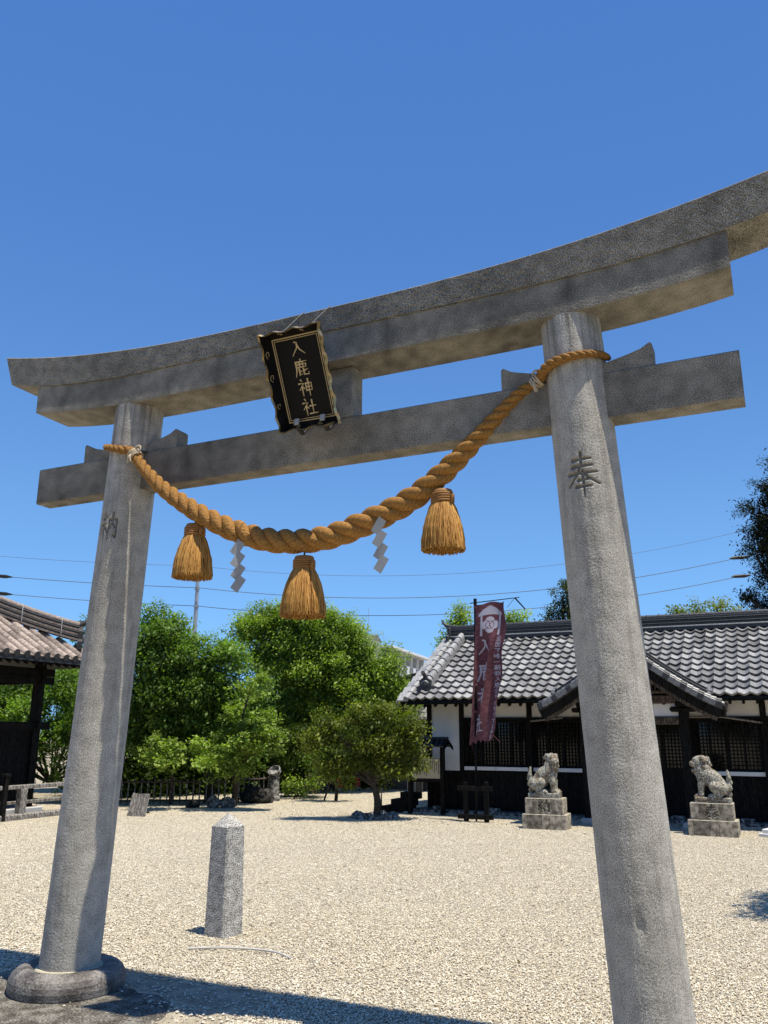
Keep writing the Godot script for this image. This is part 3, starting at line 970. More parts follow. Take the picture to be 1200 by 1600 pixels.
# ------------------------------------------------------------------ name plaque
func plaque():
	var t := thing("name_plaque", "black lacquered shrine name plaque with gilt wavy frame and gold characters", "plaque", Vector3(0, 3.511, 0.185))
	t.rotation.x = 0.483
	var W := 0.44
	var H := 0.638
	var iw := 0.168
	var i0 := 0.052
	var i1 := 0.588
	var pn := MB.new()
	pn.box(Vector3(0, (i0 + i1) / 2, -0.004), Vector3(iw * 2 + 0.03, i1 - i0 + 0.03, 0.02), 0.002)
	obj("panel", pn, M.lacquer, t)
	for r in [[0.0, 0.0032], [0.013, 0.0018]]:
		var line := MB.new()
		var x: float = iw - r[0]
		var y0: float = i0 + r[0]
		var y1: float = i1 - r[0]
		var w: float = r[1] * 2
		for s in [-1.0, 1.0]: line.box(Vector3(x * s, (y0 + y1) / 2, 0.0075), Vector3(w, y1 - y0 + w, 0.003))
		line.box(Vector3(0, y0, 0.0078), Vector3(x * 2 - w, w, 0.003)); line.box(Vector3(0, y1, 0.0078), Vector3(x * 2 - w, w, 0.003))
		obj("border_line", line, M.gold_paint, t)
	# four flaring frame boards with a wavy outer edge
	var inner := [Vector2(-iw - 0.006, i0 - 0.006), Vector2(iw + 0.006, i0 - 0.006), Vector2(iw + 0.006, i1 + 0.006), Vector2(-iw - 0.006, i1 + 0.006)]
	var outer := [Vector2(-W / 2, 0), Vector2(W / 2, 0), Vector2(W / 2, H), Vector2(-W / 2, H)]
	for e in 4:
		var n := 44
		var front := [PackedVector3Array(), PackedVector3Array()]
		var back := [PackedVector3Array(), PackedVector3Array()]
		var oe: Vector2 = (outer[(e + 1) % 4] - outer[e]).normalized()
		var nrm := Vector2(oe.y, -oe.x)
		for i in n + 1:
			var s := float(i) / n
			var a: Vector2 = inner[e].lerp(inner[(e + 1) % 4], s)
			var b: Vector2 = outer[e].lerp(outer[(e + 1) % 4], s)
			# cloud-shaped lobes: notches between swelling curves
			var L := 5.0 if e % 2 == 1 else 3.0
			var ph := fposmod(s * L + 0.25, 1.0)
			var wav := -0.014 * pow(absf(cos(ph * PI)), 5.0) - 0.006 * pow(absf(sin(ph * PI * 2.0)), 3.0)
			wav *= smoothstep(0.0, 0.07, s) * smoothstep(1.0, 0.93, s)
			b += nrm * wav
			front[0].append(Vector3(a.x, a.y, 0.006)); front[1].append(Vector3(b.x, b.y, 0.092))
			back[0].append(Vector3(a.x, a.y, -0.014)); back[1].append(Vector3(b.x, b.y, 0.058) + Vector3(nrm.x, nrm.y, 0) * 0.004)
		var fr := MB.new()
		var rim := MB.new()
		for i in n:
			var oz := Vector3(-nrm.x * 0.85, -nrm.y * 0.85, 0.5)
			fr.quad(front[0][i], front[0][i + 1], front[1][i + 1], front[1][i], oz)
			fr.quad(back[0][i], back[0][i + 1], back[1][i + 1], back[1][i], -oz)
			var lift := oz * 0.0015
			rim.quad(front[1][i] + lift, front[1][i + 1] + lift, back[1][i + 1], back[1][i], Vector3(nrm.x, nrm.y, 0.3))
			var wi := 0.016
			rim.quad(front[1][i] + lift, front[1][i + 1] + lift, front[1][i + 1].lerp(front[0][i + 1], wi / 0.11) + lift, front[1][i].lerp(front[0][i], wi / 0.11) + lift, oz)
		var board := obj("frame_board", fr, M.lacquer, t)
		obj("gilt_edge", rim, M.gold, board)
		# scrolls inlaid on the board
		var sc := MB.new()
		for q in ([0.2, 0.45, 0.75] if e % 2 == 1 else [0.3, 0.7]):
			var pts := PackedVector3Array()
			for k in 12:
				var a := k * 0.5
				var rr := 0.020 * (1.0 - k / 14.0)
				var i := clampi(int(q * n + cos(a) * rr / 0.5 * n), 0, n)
				pts.append(front[0][i].lerp(front[1][i], clampf(0.5 + sin(a) * rr / 0.09, 0.08, 0.9)) + Vector3(0, 0, 0.0015))
			sc.tube(pts, PackedFloat32Array([0.0018]), 5)
		obj("scroll", sc, M.gold_paint, board)
	var k := 0
	for gl in ["enter", "deer", "god", "shrine"]:
		var mb := MB.new()
		mb.xf = Transform3D(Basis.IDENTITY, Vector3(0.002, 0.512 - k * 0.126, 0))
		raise_glyph(mb, gl, 0.112, 0.040, 0.004, 0.0095)
		obj("character", mb, M.gold_paint, t)
		k += 1
	for x in [-0.095, 0.095]:
		var br := MB.new()
		br.box(Vector3(x, 0.055, 0.045), Vector3(0.036, 0.045, 0.012), 0.003, Basis(Vector3.RIGHT, -0.6))
		obj("clasp", br, M.white_plate, t)
		var ir := MB.new()
		ir.bar(Vector3(x, 0.02, 0.05), Vector3(x, -0.035, 0.0), 0.03, 0.014, 0.002)
		ir.bar(Vector3(x, -0.03, 0.005), Vector3(x, 0.0, -0.09), 0.03, 0.014, 0.002)
		obj("support_bracket", ir, M.iron, t)
		var wr := MB.new()
		wr.rod(Vector3(x, 0.61, 0.03), Vector3(x * 1.05, 0.752, -0.392), 0.003)
		obj("hanging_wire", wr, M.wire, t)

# ------------------------------------------------------------------ the hall
const EAVE_Y := 2.25
const EAVE_Z := -11.65
const RIDGE_Y := 3.76
const RIDGE_Z := -14.42

func pantile(w: float, l: float) -> ArrayMesh:
	# origin at the middle of the lower edge; x across, y up from the roof, -z up the slope
	var mb := MB.new()
	var n := 10
	var top := [PackedVector3Array(), PackedVector3Array()]
	for i in n + 1:
		var u := float(i) / n
		var y := 0.024 + 0.021 * cos(u * TAU * 0.93 + 0.25) + (0.014 * smoothstep(0.82, 1.0, u))
		top[0].append(Vector3((u - 0.5) * w, y + 0.050, 0.0))
		top[1].append(Vector3((u - 0.5) * w, y, -l))
	mb.surf(top, 1.0)
	for i in n:
		var d := Vector3(0, -0.052, -0.03)
		mb.quad(top[0][i], top[0][i + 1], top[0][i + 1] + d, top[0][i] + d, Vector3(0, 0, 1))
	for i in [0, n]: mb.quad(top[0][i], top[1][i], top[1][i] + Vector3(0, -0.018, 0), top[0][i] + Vector3(0, -0.022, 0), Vector3(-1 if i == 0 else 1, 0, 0))
	return mb.mesh(null)

func porch_y(x: float) -> float:
	return 2.07 + 1.05 * pow(maxf(0.0, 1.0 - absf(x) / 1.6), 1.22)

func hall():
	var t := thing("shrine_hall", "long low shrine hall with grey tiled roof, white plaster and black timber", "shrine hall")
	var W := 4.43
	var zw := -12.5
	# plinth
	var pl := MB.new()
	pl.box(Vector3(0, 0.04, -14.4), Vector3(W * 2 + 0.5, 0.09, 4.6), 0.01)
	obj("plinth", pl, M.rock, t)
	var kerb := MB.new()
	kerb.box(Vector3(0, 0.02, -12.04), Vector3(W * 2 + 0.7, 0.05, 0.09), 0.01)
	obj("kerb_stone", kerb, M.pedestal_stone, t)
	for i in 8:
		var st := MB.new()
		st.box(Vector3(-4.1 + i * 1.17, 0.11, -12.30), Vector3(0.24, 0.09, 0.2), 0.02)
		obj("footing_stone", st, M.rock, t)
	# body
	var wl := MB.new()
	for s in [-1.0, 1.0]: wl.box(Vector3(s * (W - 0.1), 1.2, -14.5), Vector3(0.16, 2.24, 3.9))
	wl.box(Vector3(0, 1.2, -16.5), Vector3(W * 2 - 0.04, 2.24, 0.16))
	obj("wall", wl, M.plaster, t)
	var inner := MB.new()
	inner.box(Vector3(0, 1.1, -12.78), Vector3(W * 2 - 0.4, 2.1, 0.1))
	obj("inner_wall", inner, M.black_wood, t)
	# posts
	for x in [-4.372, -3.64, -2.18, -0.86, 0.86, 2.18, 3.64, 4.372]:
		var mb := MB.new()
		mb.box(Vector3(x, 1.17, zw - 0.03), Vector3(0.105, 2.14, 0.12), 0.006)
		obj("post", mb, M.black_wood, t)
	# plaster panels: tall end panels and the band over the windows
	var xs := [-4.372, -3.64, -2.18, -0.86, 0.86, 2.18, 3.64, 4.372]
	for i in 7:
		var a: float = xs[i] + 0.054
		var b: float = xs[i + 1] - 0.054
		var mb := MB.new()
		if i == 0 or i == 6: mb.box(Vector3((a + b) / 2, 1.545, zw - 0.03), Vector3(b - a, 1.39, 0.06))
		else: mb.box(Vector3((a + b) / 2, 2.075, zw - 0.03), Vector3(b - a, 0.32, 0.06))
		obj("plaster_panel", mb, M.plaster, t)
	var beam := MB.new()
	beam.box(Vector3(0, 2.235, zw + 0.015), Vector3(W * 2, 0.06, 0.12), 0.005)
	obj("wall_plate", beam, M.black_wood, t)
	var lb := MB.new()
	lb.box(Vector3(0, 1.885, zw - 0.005), Vector3(3.64 * 2 - 0.11, 0.062, 0.10), 0.005)
	obj("lintel_beam", lb, M.black_wood, t)
	# black boards below the sill, one by one
	var bx := -4.32
	while bx < 4.3:
		if absf(bx) > 0.80:
			var mb := MB.new()
			mb.box(Vector3(bx + 0.09, 0.47, zw - 0.02 + rng.randf_range(-0.003, 0.003)), Vector3(0.174, 0.76, 0.03), 0.004)
			obj("board", mb, M.black_wood, t)
		bx += 0.18
	# windows: glass, lattice, white sill strip
	for i in range(1, 6):
		var a: float = xs[i] + 0.054
		var b: float = xs[i + 1] - 0.054
		var door := i == 3
		var y0 := 0.10 if door else 0.945
		var y1 := 1.852
		var wn := MB.new()
		wn.box(Vector3((a + b) / 2, (0.945 + y1) / 2, zw - 0.085), Vector3(b - a, y1 - 0.945, 0.006))
		var win := obj("window" if not door else "door", wn, M.window_glass, t)
		var fr := MB.new()
		var n := 1 if b - a < 1.0 else 2
		for k in n * 2 + 1:
			var x := lerpf(a + 0.02, b - 0.02, float(k) / (n * 2))
			fr.box(Vector3(x, (y0 + y1) / 2, zw - 0.05), Vector3(0.045, y1 - y0, 0.04), 0.003)
		for y in [0.965, y1 - 0.02]: fr.box(Vector3((a + b) / 2, y, zw - 0.052), Vector3(b - a, 0.04, 0.036), 0.003)
		if door:
			fr.box(Vector3((a + b) / 2, 0.52, zw - 0.07), Vector3(b - a, 0.86, 0.02))
			for y in [0.14, 0.55]: fr.box(Vector3((a + b) / 2, y, zw - 0.052), Vector3(b - a, 0.05, 0.036), 0.003)
		obj("sash", fr, M.black_wood, win)
		var lat := MB.new()
		var x := a + 0.064
		while x < b - 0.03:
			lat.box(Vector3(x, (0.945 + y1) / 2, zw - 0.058), Vector3(0.020, y1 - 0.945 - 0.06, 0.018))
			x += 0.064
		var y := 0.985 + 0.064
		while y < y1 - 0.05:
			lat.box(Vector3((a + b) / 2, y, zw - 0.066), Vector3(b - a - 0.05, 0.020, 0.014))
			y += 0.064
		tag(obj("lattice", lat, M.black_wood, win), "", "", "", "stuff")
		if not door:
			var c := (a + b) / 2
			for h in 2:
				var sl := MB.new()
				var q := (b - a - 0.004) / 2
				sl.box(Vector3(c + (h - 0.5) * (q + 0.004), 0.903, zw + 0.02), Vector3(q, 0.072, 0.05), 0.004)
				obj("sill_strip", sl, M.strip_white, t)
	# main roof deck, underside boards and rafters
	var slope := Vector3(0, RIDGE_Y - EAVE_Y, RIDGE_Z - EAVE_Z)
	var sl_len := slope.length()
	var up := slope.normalized()
	var nrm := Vector3(0, -up.z, up.y).normalized()
	if nrm.y < 0: nrm = -nrm
	var bas := Basis(Vector3.RIGHT, nrm, -up)
	var dk := MB.new()
	var c0 := Vector3(0, (EAVE_Y + RIDGE_Y) / 2, (EAVE_Z + RIDGE_Z) / 2) - nrm * 0.05
	dk.box(c0, Vector3(9.40, 0.06, sl_len), 0.0, bas)
	dk.box(Vector3(0, c0.y, 2 * RIDGE_Z - c0.z), Vector3(9.40, 0.08, sl_len), 0.0, Basis(Vector3.RIGHT, -atan2(up.y, -up.z)))
	for s in [-1.0, 1.0]:
		dk.tri(Vector3(s * 4.3, 2.2, -11.9), Vector3(s * 4.3, 2.2, -16.9), Vector3(s * 4.3, RIDGE_Y - 0.1, RIDGE_Z), Vector3(s, 0, 0))
	var roof := obj("roof", dk, M.tile_dark, t)
	var fas := MB.new()
	fas.box(Vector3(0, EAVE_Y - 0.055, EAVE_Z - 0.02), Vector3(9.36, 0.05, 0.05), 0.004)
	obj("eave_board", fas, M.black_wood, roof)
	for i in 42:
		var x := -4.6 + i * 0.2244
		var rf := MB.new()
		rf.bar(Vector3(x, EAVE_Y - 0.11, EAVE_Z - 0.05), Vector3(x, EAVE_Y + 0.41, EAVE_Z - 1.0), 0.05, 0.06, 0.003)
		obj("rafter", rf, M.black_wood, roof)
	# bargeboards
	for s in [-1.0, 1.0]:
		var bb := MB.new()
		bb.box(c0 + Vector3(s * 4.66, -0.12, 0), Vector3(0.05, 0.2, sl_len), 0.004, bas)
		obj("bargeboard", bb, M.black_wood, roof)
	# roof tiles: the nearest as single pieces, the rest as one part
	var tw := 0.2043
	var rows := 12
	var ex := sl_len / rows
	var tile := pantile(tw * 1.03, ex * 1.12)
	var rest := []
	for k in 4: rest.append([])
	var all := []
	for r in rows:
		for c in 46:
			var x := -4.70 + (c + 0.5) * tw
			if x < -4.32 or x > 4.5: continue
			var p := Vector3(x, EAVE_Y, EAVE_Z) + up * (r * ex - 0.03) + nrm * 0.002
			if absf(x) < 1.45 and porch_y(x) > p.y + 0.12: continue
			var jit := Basis.from_euler(Vector3(rng.randf_range(-0.012, 0.012), rng.randf_range(-0.012, 0.012), rng.randf_range(-0.015, 0.015)))
			all.append([p, Transform3D(bas * jit, p + nrm * rng.randf_range(-0.003, 0.003)), [0, 1, 1, 2, 0, 3, 2, 1][rng.randi() % 8], p.distance_to(Vector3(2.56, 1.6, 4.58)) + (6.0 if x > 3.2 else 0.0)])
	all.sort_custom(func(a, b): return a[3] < b[3])
	for i in all.size():
		var q = all[i]
		if i < 300:
			var o := obj("roof_tile", tile, M["tile_%d" % q[2]], roof)
			o.transform = q[1]
		else: rest[q[2]].append(q[1])
	for k in 4:
		if rest[k].size() > 0:
			var o := multi("roof_tiles", tile, rest[k], null, roof)
			o.material_override = M["tile_%d" % k]
			tag(o, "", "", "", "stuff")
	# verge at both ends: stepped edge tiles, a straight roll, a broad descending ridge with its end ornament
	for s in [-1.0, 1.0]:
		for r in rows:
			var p := Vector3(s * 4.66, EAVE_Y, EAVE_Z) + up * (r * ex + ex * 0.5 - 0.03)
			var e := MB.new()
			var tb := bas * Basis(Vector3.RIGHT, 0.22)
			e.box(p + nrm * 0.035, Vector3(0.17, 0.036, ex * 0.98), 0.006, tb)
			e.box(p + Vector3(s * 0.085, 0, 0) - nrm * 0.03, Vector3(0.022, 0.13, ex * 1.02), 0.004, tb)
			obj("verge_tile", e, M["tile_%d" % [2, 2, 1][r % 3]], roof)
			for side in [[4.525, 0.060, 2], [4.38, 0.0, 1]]:
				if side[1] == 0.0:
					var vt := obj("roof_tile", tile, M["tile_%d" % (r % 3)], roof)
					vt.material_override = M.tile_3
					vt.transform = Transform3D(bas, Vector3(s * side[0], EAVE_Y, EAVE_Z) + up * (r * ex - 0.03) - nrm * 0.01)
					continue
				var ro := MB.new()
				var a := Vector3(s * side[0], EAVE_Y, EAVE_Z) + up * (r * ex - 0.04) + nrm * 0.055
				ro.rod(a, a + up * ex * 0.95 - nrm * 0.008, side[1], side[1] * 0.9, 12)
				obj("verge_roll", ro, M["tile_%d" % side[2]], roof)
		var dr := MB.new()
		var d0 := Vector3(s * 4.24, EAVE_Y, EAVE_Z) + up * 0.42
		var d1 := Vector3(s * 4.24, EAVE_Y, EAVE_Z) + up * (sl_len - 0.05)
		for k in 3: dr.bar(d0 + nrm * (0.05 + k * 0.034), d1 + nrm * (0.05 + k * 0.034), 0.20 - 0.012 * k, 0.028, 0.004, nrm)
		obj("descending_ridge", dr, M.tile_0, roof)
		for k in 9:
			var f := k / 9.0
			var ro := MB.new()
			var a := d0.lerp(d1, f) + nrm * 0.15
			var b := d0.lerp(d1, f + 1.0 / 9.0) + nrm * 0.143
			ro.rod(a, a.lerp(b, 0.93), 0.080, 0.074, 14)
			ro.rod(a, a + up * 0.035, 0.090, 0.090, 14)
			obj("ridge_roll", ro, M["tile_%d" % [2, 1, 2][k % 3]], roof)
		var og := MB.new()
		og.xf = Transform3D(Basis.IDENTITY, d0 + Vector3(0, 0.02, 0.03))
		og.prism(PackedVector2Array([Vector2(-0.17, -0.02), Vector2(-0.20, 0.06), Vector2(-0.12, 0.10), Vector2(-0.13, 0.2), Vector2(-0.05, 0.25), Vector2(0, 0.34), Vector2(0.05, 0.25), Vector2(0.13, 0.2), Vector2(0.12, 0.10), Vector2(0.20, 0.06), Vector2(0.17, -0.02)]), -0.03, 0.05)
		og.lathe(Vector3(0, 0.11, 0.05), [Vector2(0.075, 0), Vector2(0.06, 0.03), Vector2(0, 0.045)], 16, Basis(Vector3.RIGHT, PI / 2))
		og.rod(Vector3(0, 0.27, 0.0), Vector3(0, 0.36, 0.16), 0.04, 0.045, 10)
		obj("end_ornament", og, M.tile_dark, roof)
	# main ridge: stacked courses with a pale line and a row of cap tiles
	var yb := RIDGE_Y - 0.02
	for q in [[0.0, 0.07, 0.36, "tile_dark"], [0.072, 0.026, 0.40, "tile_2"], [0.10, 0.05, 0.32, "tile_dark"], [0.152, 0.022, 0.36, "tile_dark"], [0.176, 0.05, 0.30, "tile_dark"], [0.228, 0.022, 0.34, "tile_dark"], [0.252, 0.045, 0.27, "tile_dark"]]:
		var mb := MB.new()
		mb.box(Vector3(0, yb + q[0] + q[1] / 2, RIDGE_Z), Vector3(9.0, q[1], q[2]), 0.005)
		obj("ridge_course", mb, M[q[3]], roof)
	for k in 36:
		var mb := MB.new()
		var x := -4.5 + k * 0.25
		mb.rod(Vector3(x, yb + 0.315, RIDGE_Z), Vector3(x + 0.244, yb + 0.315, RIDGE_Z), 0.062, 0.058, 12)
		mb.rod(Vector3(x, yb + 0.315, RIDGE_Z), Vector3(x + 0.03, yb + 0.315, RIDGE_Z), 0.069, 0.069, 12)
		obj("cap_tile", mb, M.tile_dark, roof)
	for s in [-1.0, 1.0]:
		var og := MB.new()
		og.box(Vector3(s * 4.54, yb + 0.12, RIDGE_Z), Vector3(0.09, 0.38, 0.46), 0.02)
		og.box(Vector3(s * 4.55, yb + 0.02, RIDGE_Z), Vector3(0.08, 0.2, 0.66), 0.03)
		og.tube(smooth_path([Vector3(s * 4.45, yb + 0.33, RIDGE_Z), Vector3(s * 4.62, yb + 0.36, RIDGE_Z), Vector3(s * 4.74, yb + 0.43, RIDGE_Z), Vector3(s * 4.80, yb + 0.53, RIDGE_Z)], 5), PackedFloat32Array([0.06, 0.06, 0.055, 0.055, 0.05, 0.05, 0.045, 0.04, 0.04, 0.035, 0.03, 0.03, 0.025, 0.022, 0.018, 0.014]), 10)
		obj("ridge_ornament", og, M.tile_dark, roof)
	porch(t)
	# thin rainwater pipes along the wall
	for q in [[Vector3(-2.13, 1.84, -12.40), Vector3(-1.45, 1.90, -12.30)], [Vector3(1.52, 1.90, -12.30), Vector3(2.16, 1.80, -12.40)], [Vector3(0.92, 1.905, -12.34), Vector3(1.52, 1.905, -12.30)]]:
		var mb := MB.new()
		mb.rod(q[0], q[1], 0.018)
		obj("drain_pipe", mb, M.grey_wood, t)
	for s in [-1.0, 1.0]:
		var dp := MB.new()
		dp.rod(Vector3(s * 2.14, 1.82, -12.40), Vector3(s * 2.14, 0.1, -12.40), 0.022)
		obj("downpipe", dp, M.black_wood, t)

func porch(t: Node3D):
	var z0 := -11.05
	var z1 := -13.4
	var g := [[], []]
	var rf := MB.new()
	for layer in 2:
		var a := PackedVector3Array()
		var b := PackedVector3Array()
		for i in 33:
			var x := lerpf(-1.6, 1.6, i / 32.0)
			a.append(Vector3(x, porch_y(x) - layer * 0.07, z0))
			b.append(Vector3(x, porch_y(x) - layer * 0.07, z1))
		rf.surf([a, b], -1.0 if layer == 0 else 1.0)
		g[layer] = [a, b]
	for i in 32: rf.quad(g[0][0][i], g[0][0][i + 1], g[1][0][i + 1], g[1][0][i], Vector3(0, 0, 1))
	var roof := obj("porch_roof", rf, M.tile_dark, t)
	for s in [-1.0, 1.0]:
		# rolls of round tile down each slope, behind the verge
		for r in 8:
			var path := PackedVector3Array()
			for i in 9:
				var x: float = s * lerpf(0.06, 1.6, i / 8.0)
				path.append(Vector3(x, porch_y(x) + 0.03, z0 - 0.14 - r * 0.24))
			var mb := MB.new()
			mb.tube(path, PackedFloat32Array([0.045]), 10)
			obj("tile_roll", mb, M.tile_0 if r % 2 == 0 else M.tile_3, roof)
		# verge tiles that step down the gable edge
		for k in 17:
			var xa: float = s * lerpf(0.04, 1.58, k / 17.0)
			var xb: float = s * lerpf(0.04, 1.58, (k + 1.1) / 17.0)
			var a := Vector3(xa, porch_y(xa) + 0.045, z0 + 0.03)
			var b := Vector3(xb, porch_y(xb) + 0.055, z0 + 0.03)
			var e := MB.new()
			e.bar(a, b, 0.15, 0.028, 0.006, Vector3.UP)
			e.rod(a + Vector3(0, 0.01, -0.09), b + Vector3(0, 0.014, -0.09), 0.045, 0.05, 10)
			e.bar(a + Vector3(0, -0.045, 0.066), b + Vector3(0, -0.045, 0.066), 0.022, 0.10, 0.004, Vector3.UP)
			obj("verge_tile", e, M[["tile_3", "tile_dark", "tile_3"][k % 3]], roof)
		# descending ridge lying above the verge
		for lay in 3:
			var e := MB.new()
			for i in 10:
				var xa: float = s * lerpf(0.05, 1.34, i / 10.0)
				var xb: float = s * lerpf(0.05, 1.34, (i + 1.02) / 10.0)
				var w: float = [0.17, 0.15, 0.13][lay]
				e.bar(Vector3(xa, porch_y(xa) + 0.09 + lay * 0.05, z0 - 0.36), Vector3(xb, porch_y(xb) + 0.09 + lay * 0.05, z0 - 0.36), w, 0.046, 0.004, Vector3.UP)
			obj("ridge_course", e, M.tile_dark, roof)
		var knob := MB.new()
		var xe: float = s * 1.37
		knob.lathe(Vector3(xe, porch_y(xe) + 0.17, z0 - 0.36), [Vector2(0.0, -0.08), Vector2(0.065, -0.06), Vector2(0.075, 0.0), Vector2(0.05, 0.06), Vector2(0, 0.08)], 12)
		knob.box(Vector3(xe, porch_y(xe) + 0.08, z0 - 0.36), Vector3(0.07, 0.14, 0.2), 0.02)
		obj("end_ornament", knob, M.tile_0, roof)
		# bargeboard under the verge
		var bb := MB.new()
		for i in 12:
			var xa: float = s * lerpf(0.0, 1.56, i / 12.0)
			var xb: float = s * lerpf(0.0, 1.56, (i + 1.0) / 12.0)
			bb.bar(Vector3(xa, porch_y(xa) - 0.14, z0 - 0.03), Vector3(xb, porch_y(xb) - 0.14, z0 - 0.03), 0.05, 0.16, 0.0, Vector3.UP)
		obj("bargeboard", bb, M.black_wood, t)
		var bb2 := MB.new()
		for i in 12:
			var xa: float = s * lerpf(0.0, 1.5, i / 12.0)
			var xb: float = s * lerpf(0.0, 1.5, (i + 1.0) / 12.0)
			bb2.bar(Vector3(xa, porch_y(xa) - 0.24, z0 - 0.10), Vector3(xb, porch_y(xb) - 0.24, z0 - 0.10), 0.06, 0.11, 0.0, Vector3.UP)
		obj("bargeboard", bb2, M.brown_wood, t)
		# porch post with its bracket
		var ps := MB.new()
		ps.box(Vector3(s * 0.89, 1.06, -11.7), Vector3(0.165, 2.0, 0.165), 0.012)
		obj("porch_post", ps, M.black_wood, t)
		var bk := MB.new()
		bk.box(Vector3(s * 0.89, 2.03, -11.7), Vector3(0.46, 0.09, 0.17), 0.03)
		bk.box(Vector3(s * 0.89, 2.12, -11.7), Vector3(0.26, 0.09, 0.2), 0.02)
		obj("bracket", bk, M.black_wood, t)
		var foot := MB.new()
		foot.box(Vector3(s * 0.89, 0.05, -11.7), Vector3(0.3, 0.12, 0.3), 0.02)
		obj("footing_stone", foot, M.concrete, t)
		var hop := MB.new()
		hop.box(Vector3(s * 1.55, 1.98, -11.55), Vector3(0.13, 0.18, 0.16), 0.02)
		hop.box(Vector3(s * 1.55, 2.02, -12.0), Vector3(0.06, 0.06, 0.95), 0.01)
		obj("gutter_hopper", hop, M.black_wood, t)
	var bm := MB.new()
	bm.box(Vector3(0, 2.21, -11.7), Vector3(2.5, 0.14, 0.14), 0.01)
	bm.box(Vector3(0, 2.34, -11.68), Vector3(2.1, 0.06, 0.18), 0.01)
	bm.box(Vector3(0, 1.83, -11.72), Vector3(1.62, 0.14, 0.1), 0.01)
	obj("porch_beam", bm, M.brown_wood, t)
	var pan := MB.new()
	pan.box(Vector3(0, 2.02, -11.74), Vector3(1.61, 0.22, 0.03))
	obj("plaster_panel", pan, M.plaster, t)
	var back := MB.new()
	back.prism(PackedVector2Array([Vector2(-1.1, 2.36), Vector2(1.1, 2.36), Vector2(0.5, 2.72), Vector2(0, 3.0), Vector2(-0.5, 2.72)]), -11.76, -11.73)
	obj("gable_back", back, M.black_wood, t)
	var k := -14
	while k <= 14:
		var x := k * 0.062
		var h := porch_y(x) - 0.30 - 2.37
		if h > 0.03:
			var sl := MB.new()
			sl.box(Vector3(x, 2.37 + h / 2, -11.69), Vector3(0.03, h, 0.03), 0.002)
			obj("gable_slat", sl, M.brown_wood, t)
		k += 1
	# ridge of the porch roof running back
	var rd := MB.new()
	rd.box(Vector3(0, 3.17, -12.2), Vector3(0.24, 0.16, 2.2), 0.01)
	rd.rod(Vector3(0, 3.28, -11.08), Vector3(0, 3.28, -13.3), 0.07, 0.07, 12)
	obj("ridge", rd, M.tile_dark, roof)
	var og := MB.new()
	og.xf = Transform3D(Basis.IDENTITY, Vector3(0, 3.06, -11.06))
	og.prism(PackedVector2Array([Vector2(-0.2, 0), Vector2(-0.17, 0.14), Vector2(-0.1, 0.22), Vector2(0, 0.34), Vector2(0.1, 0.22), Vector2(0.17, 0.14), Vector2(0.2, 0)]), -0.05, 0.05)
	obj("ridge_ornament", og, M.tile_dark, roof)

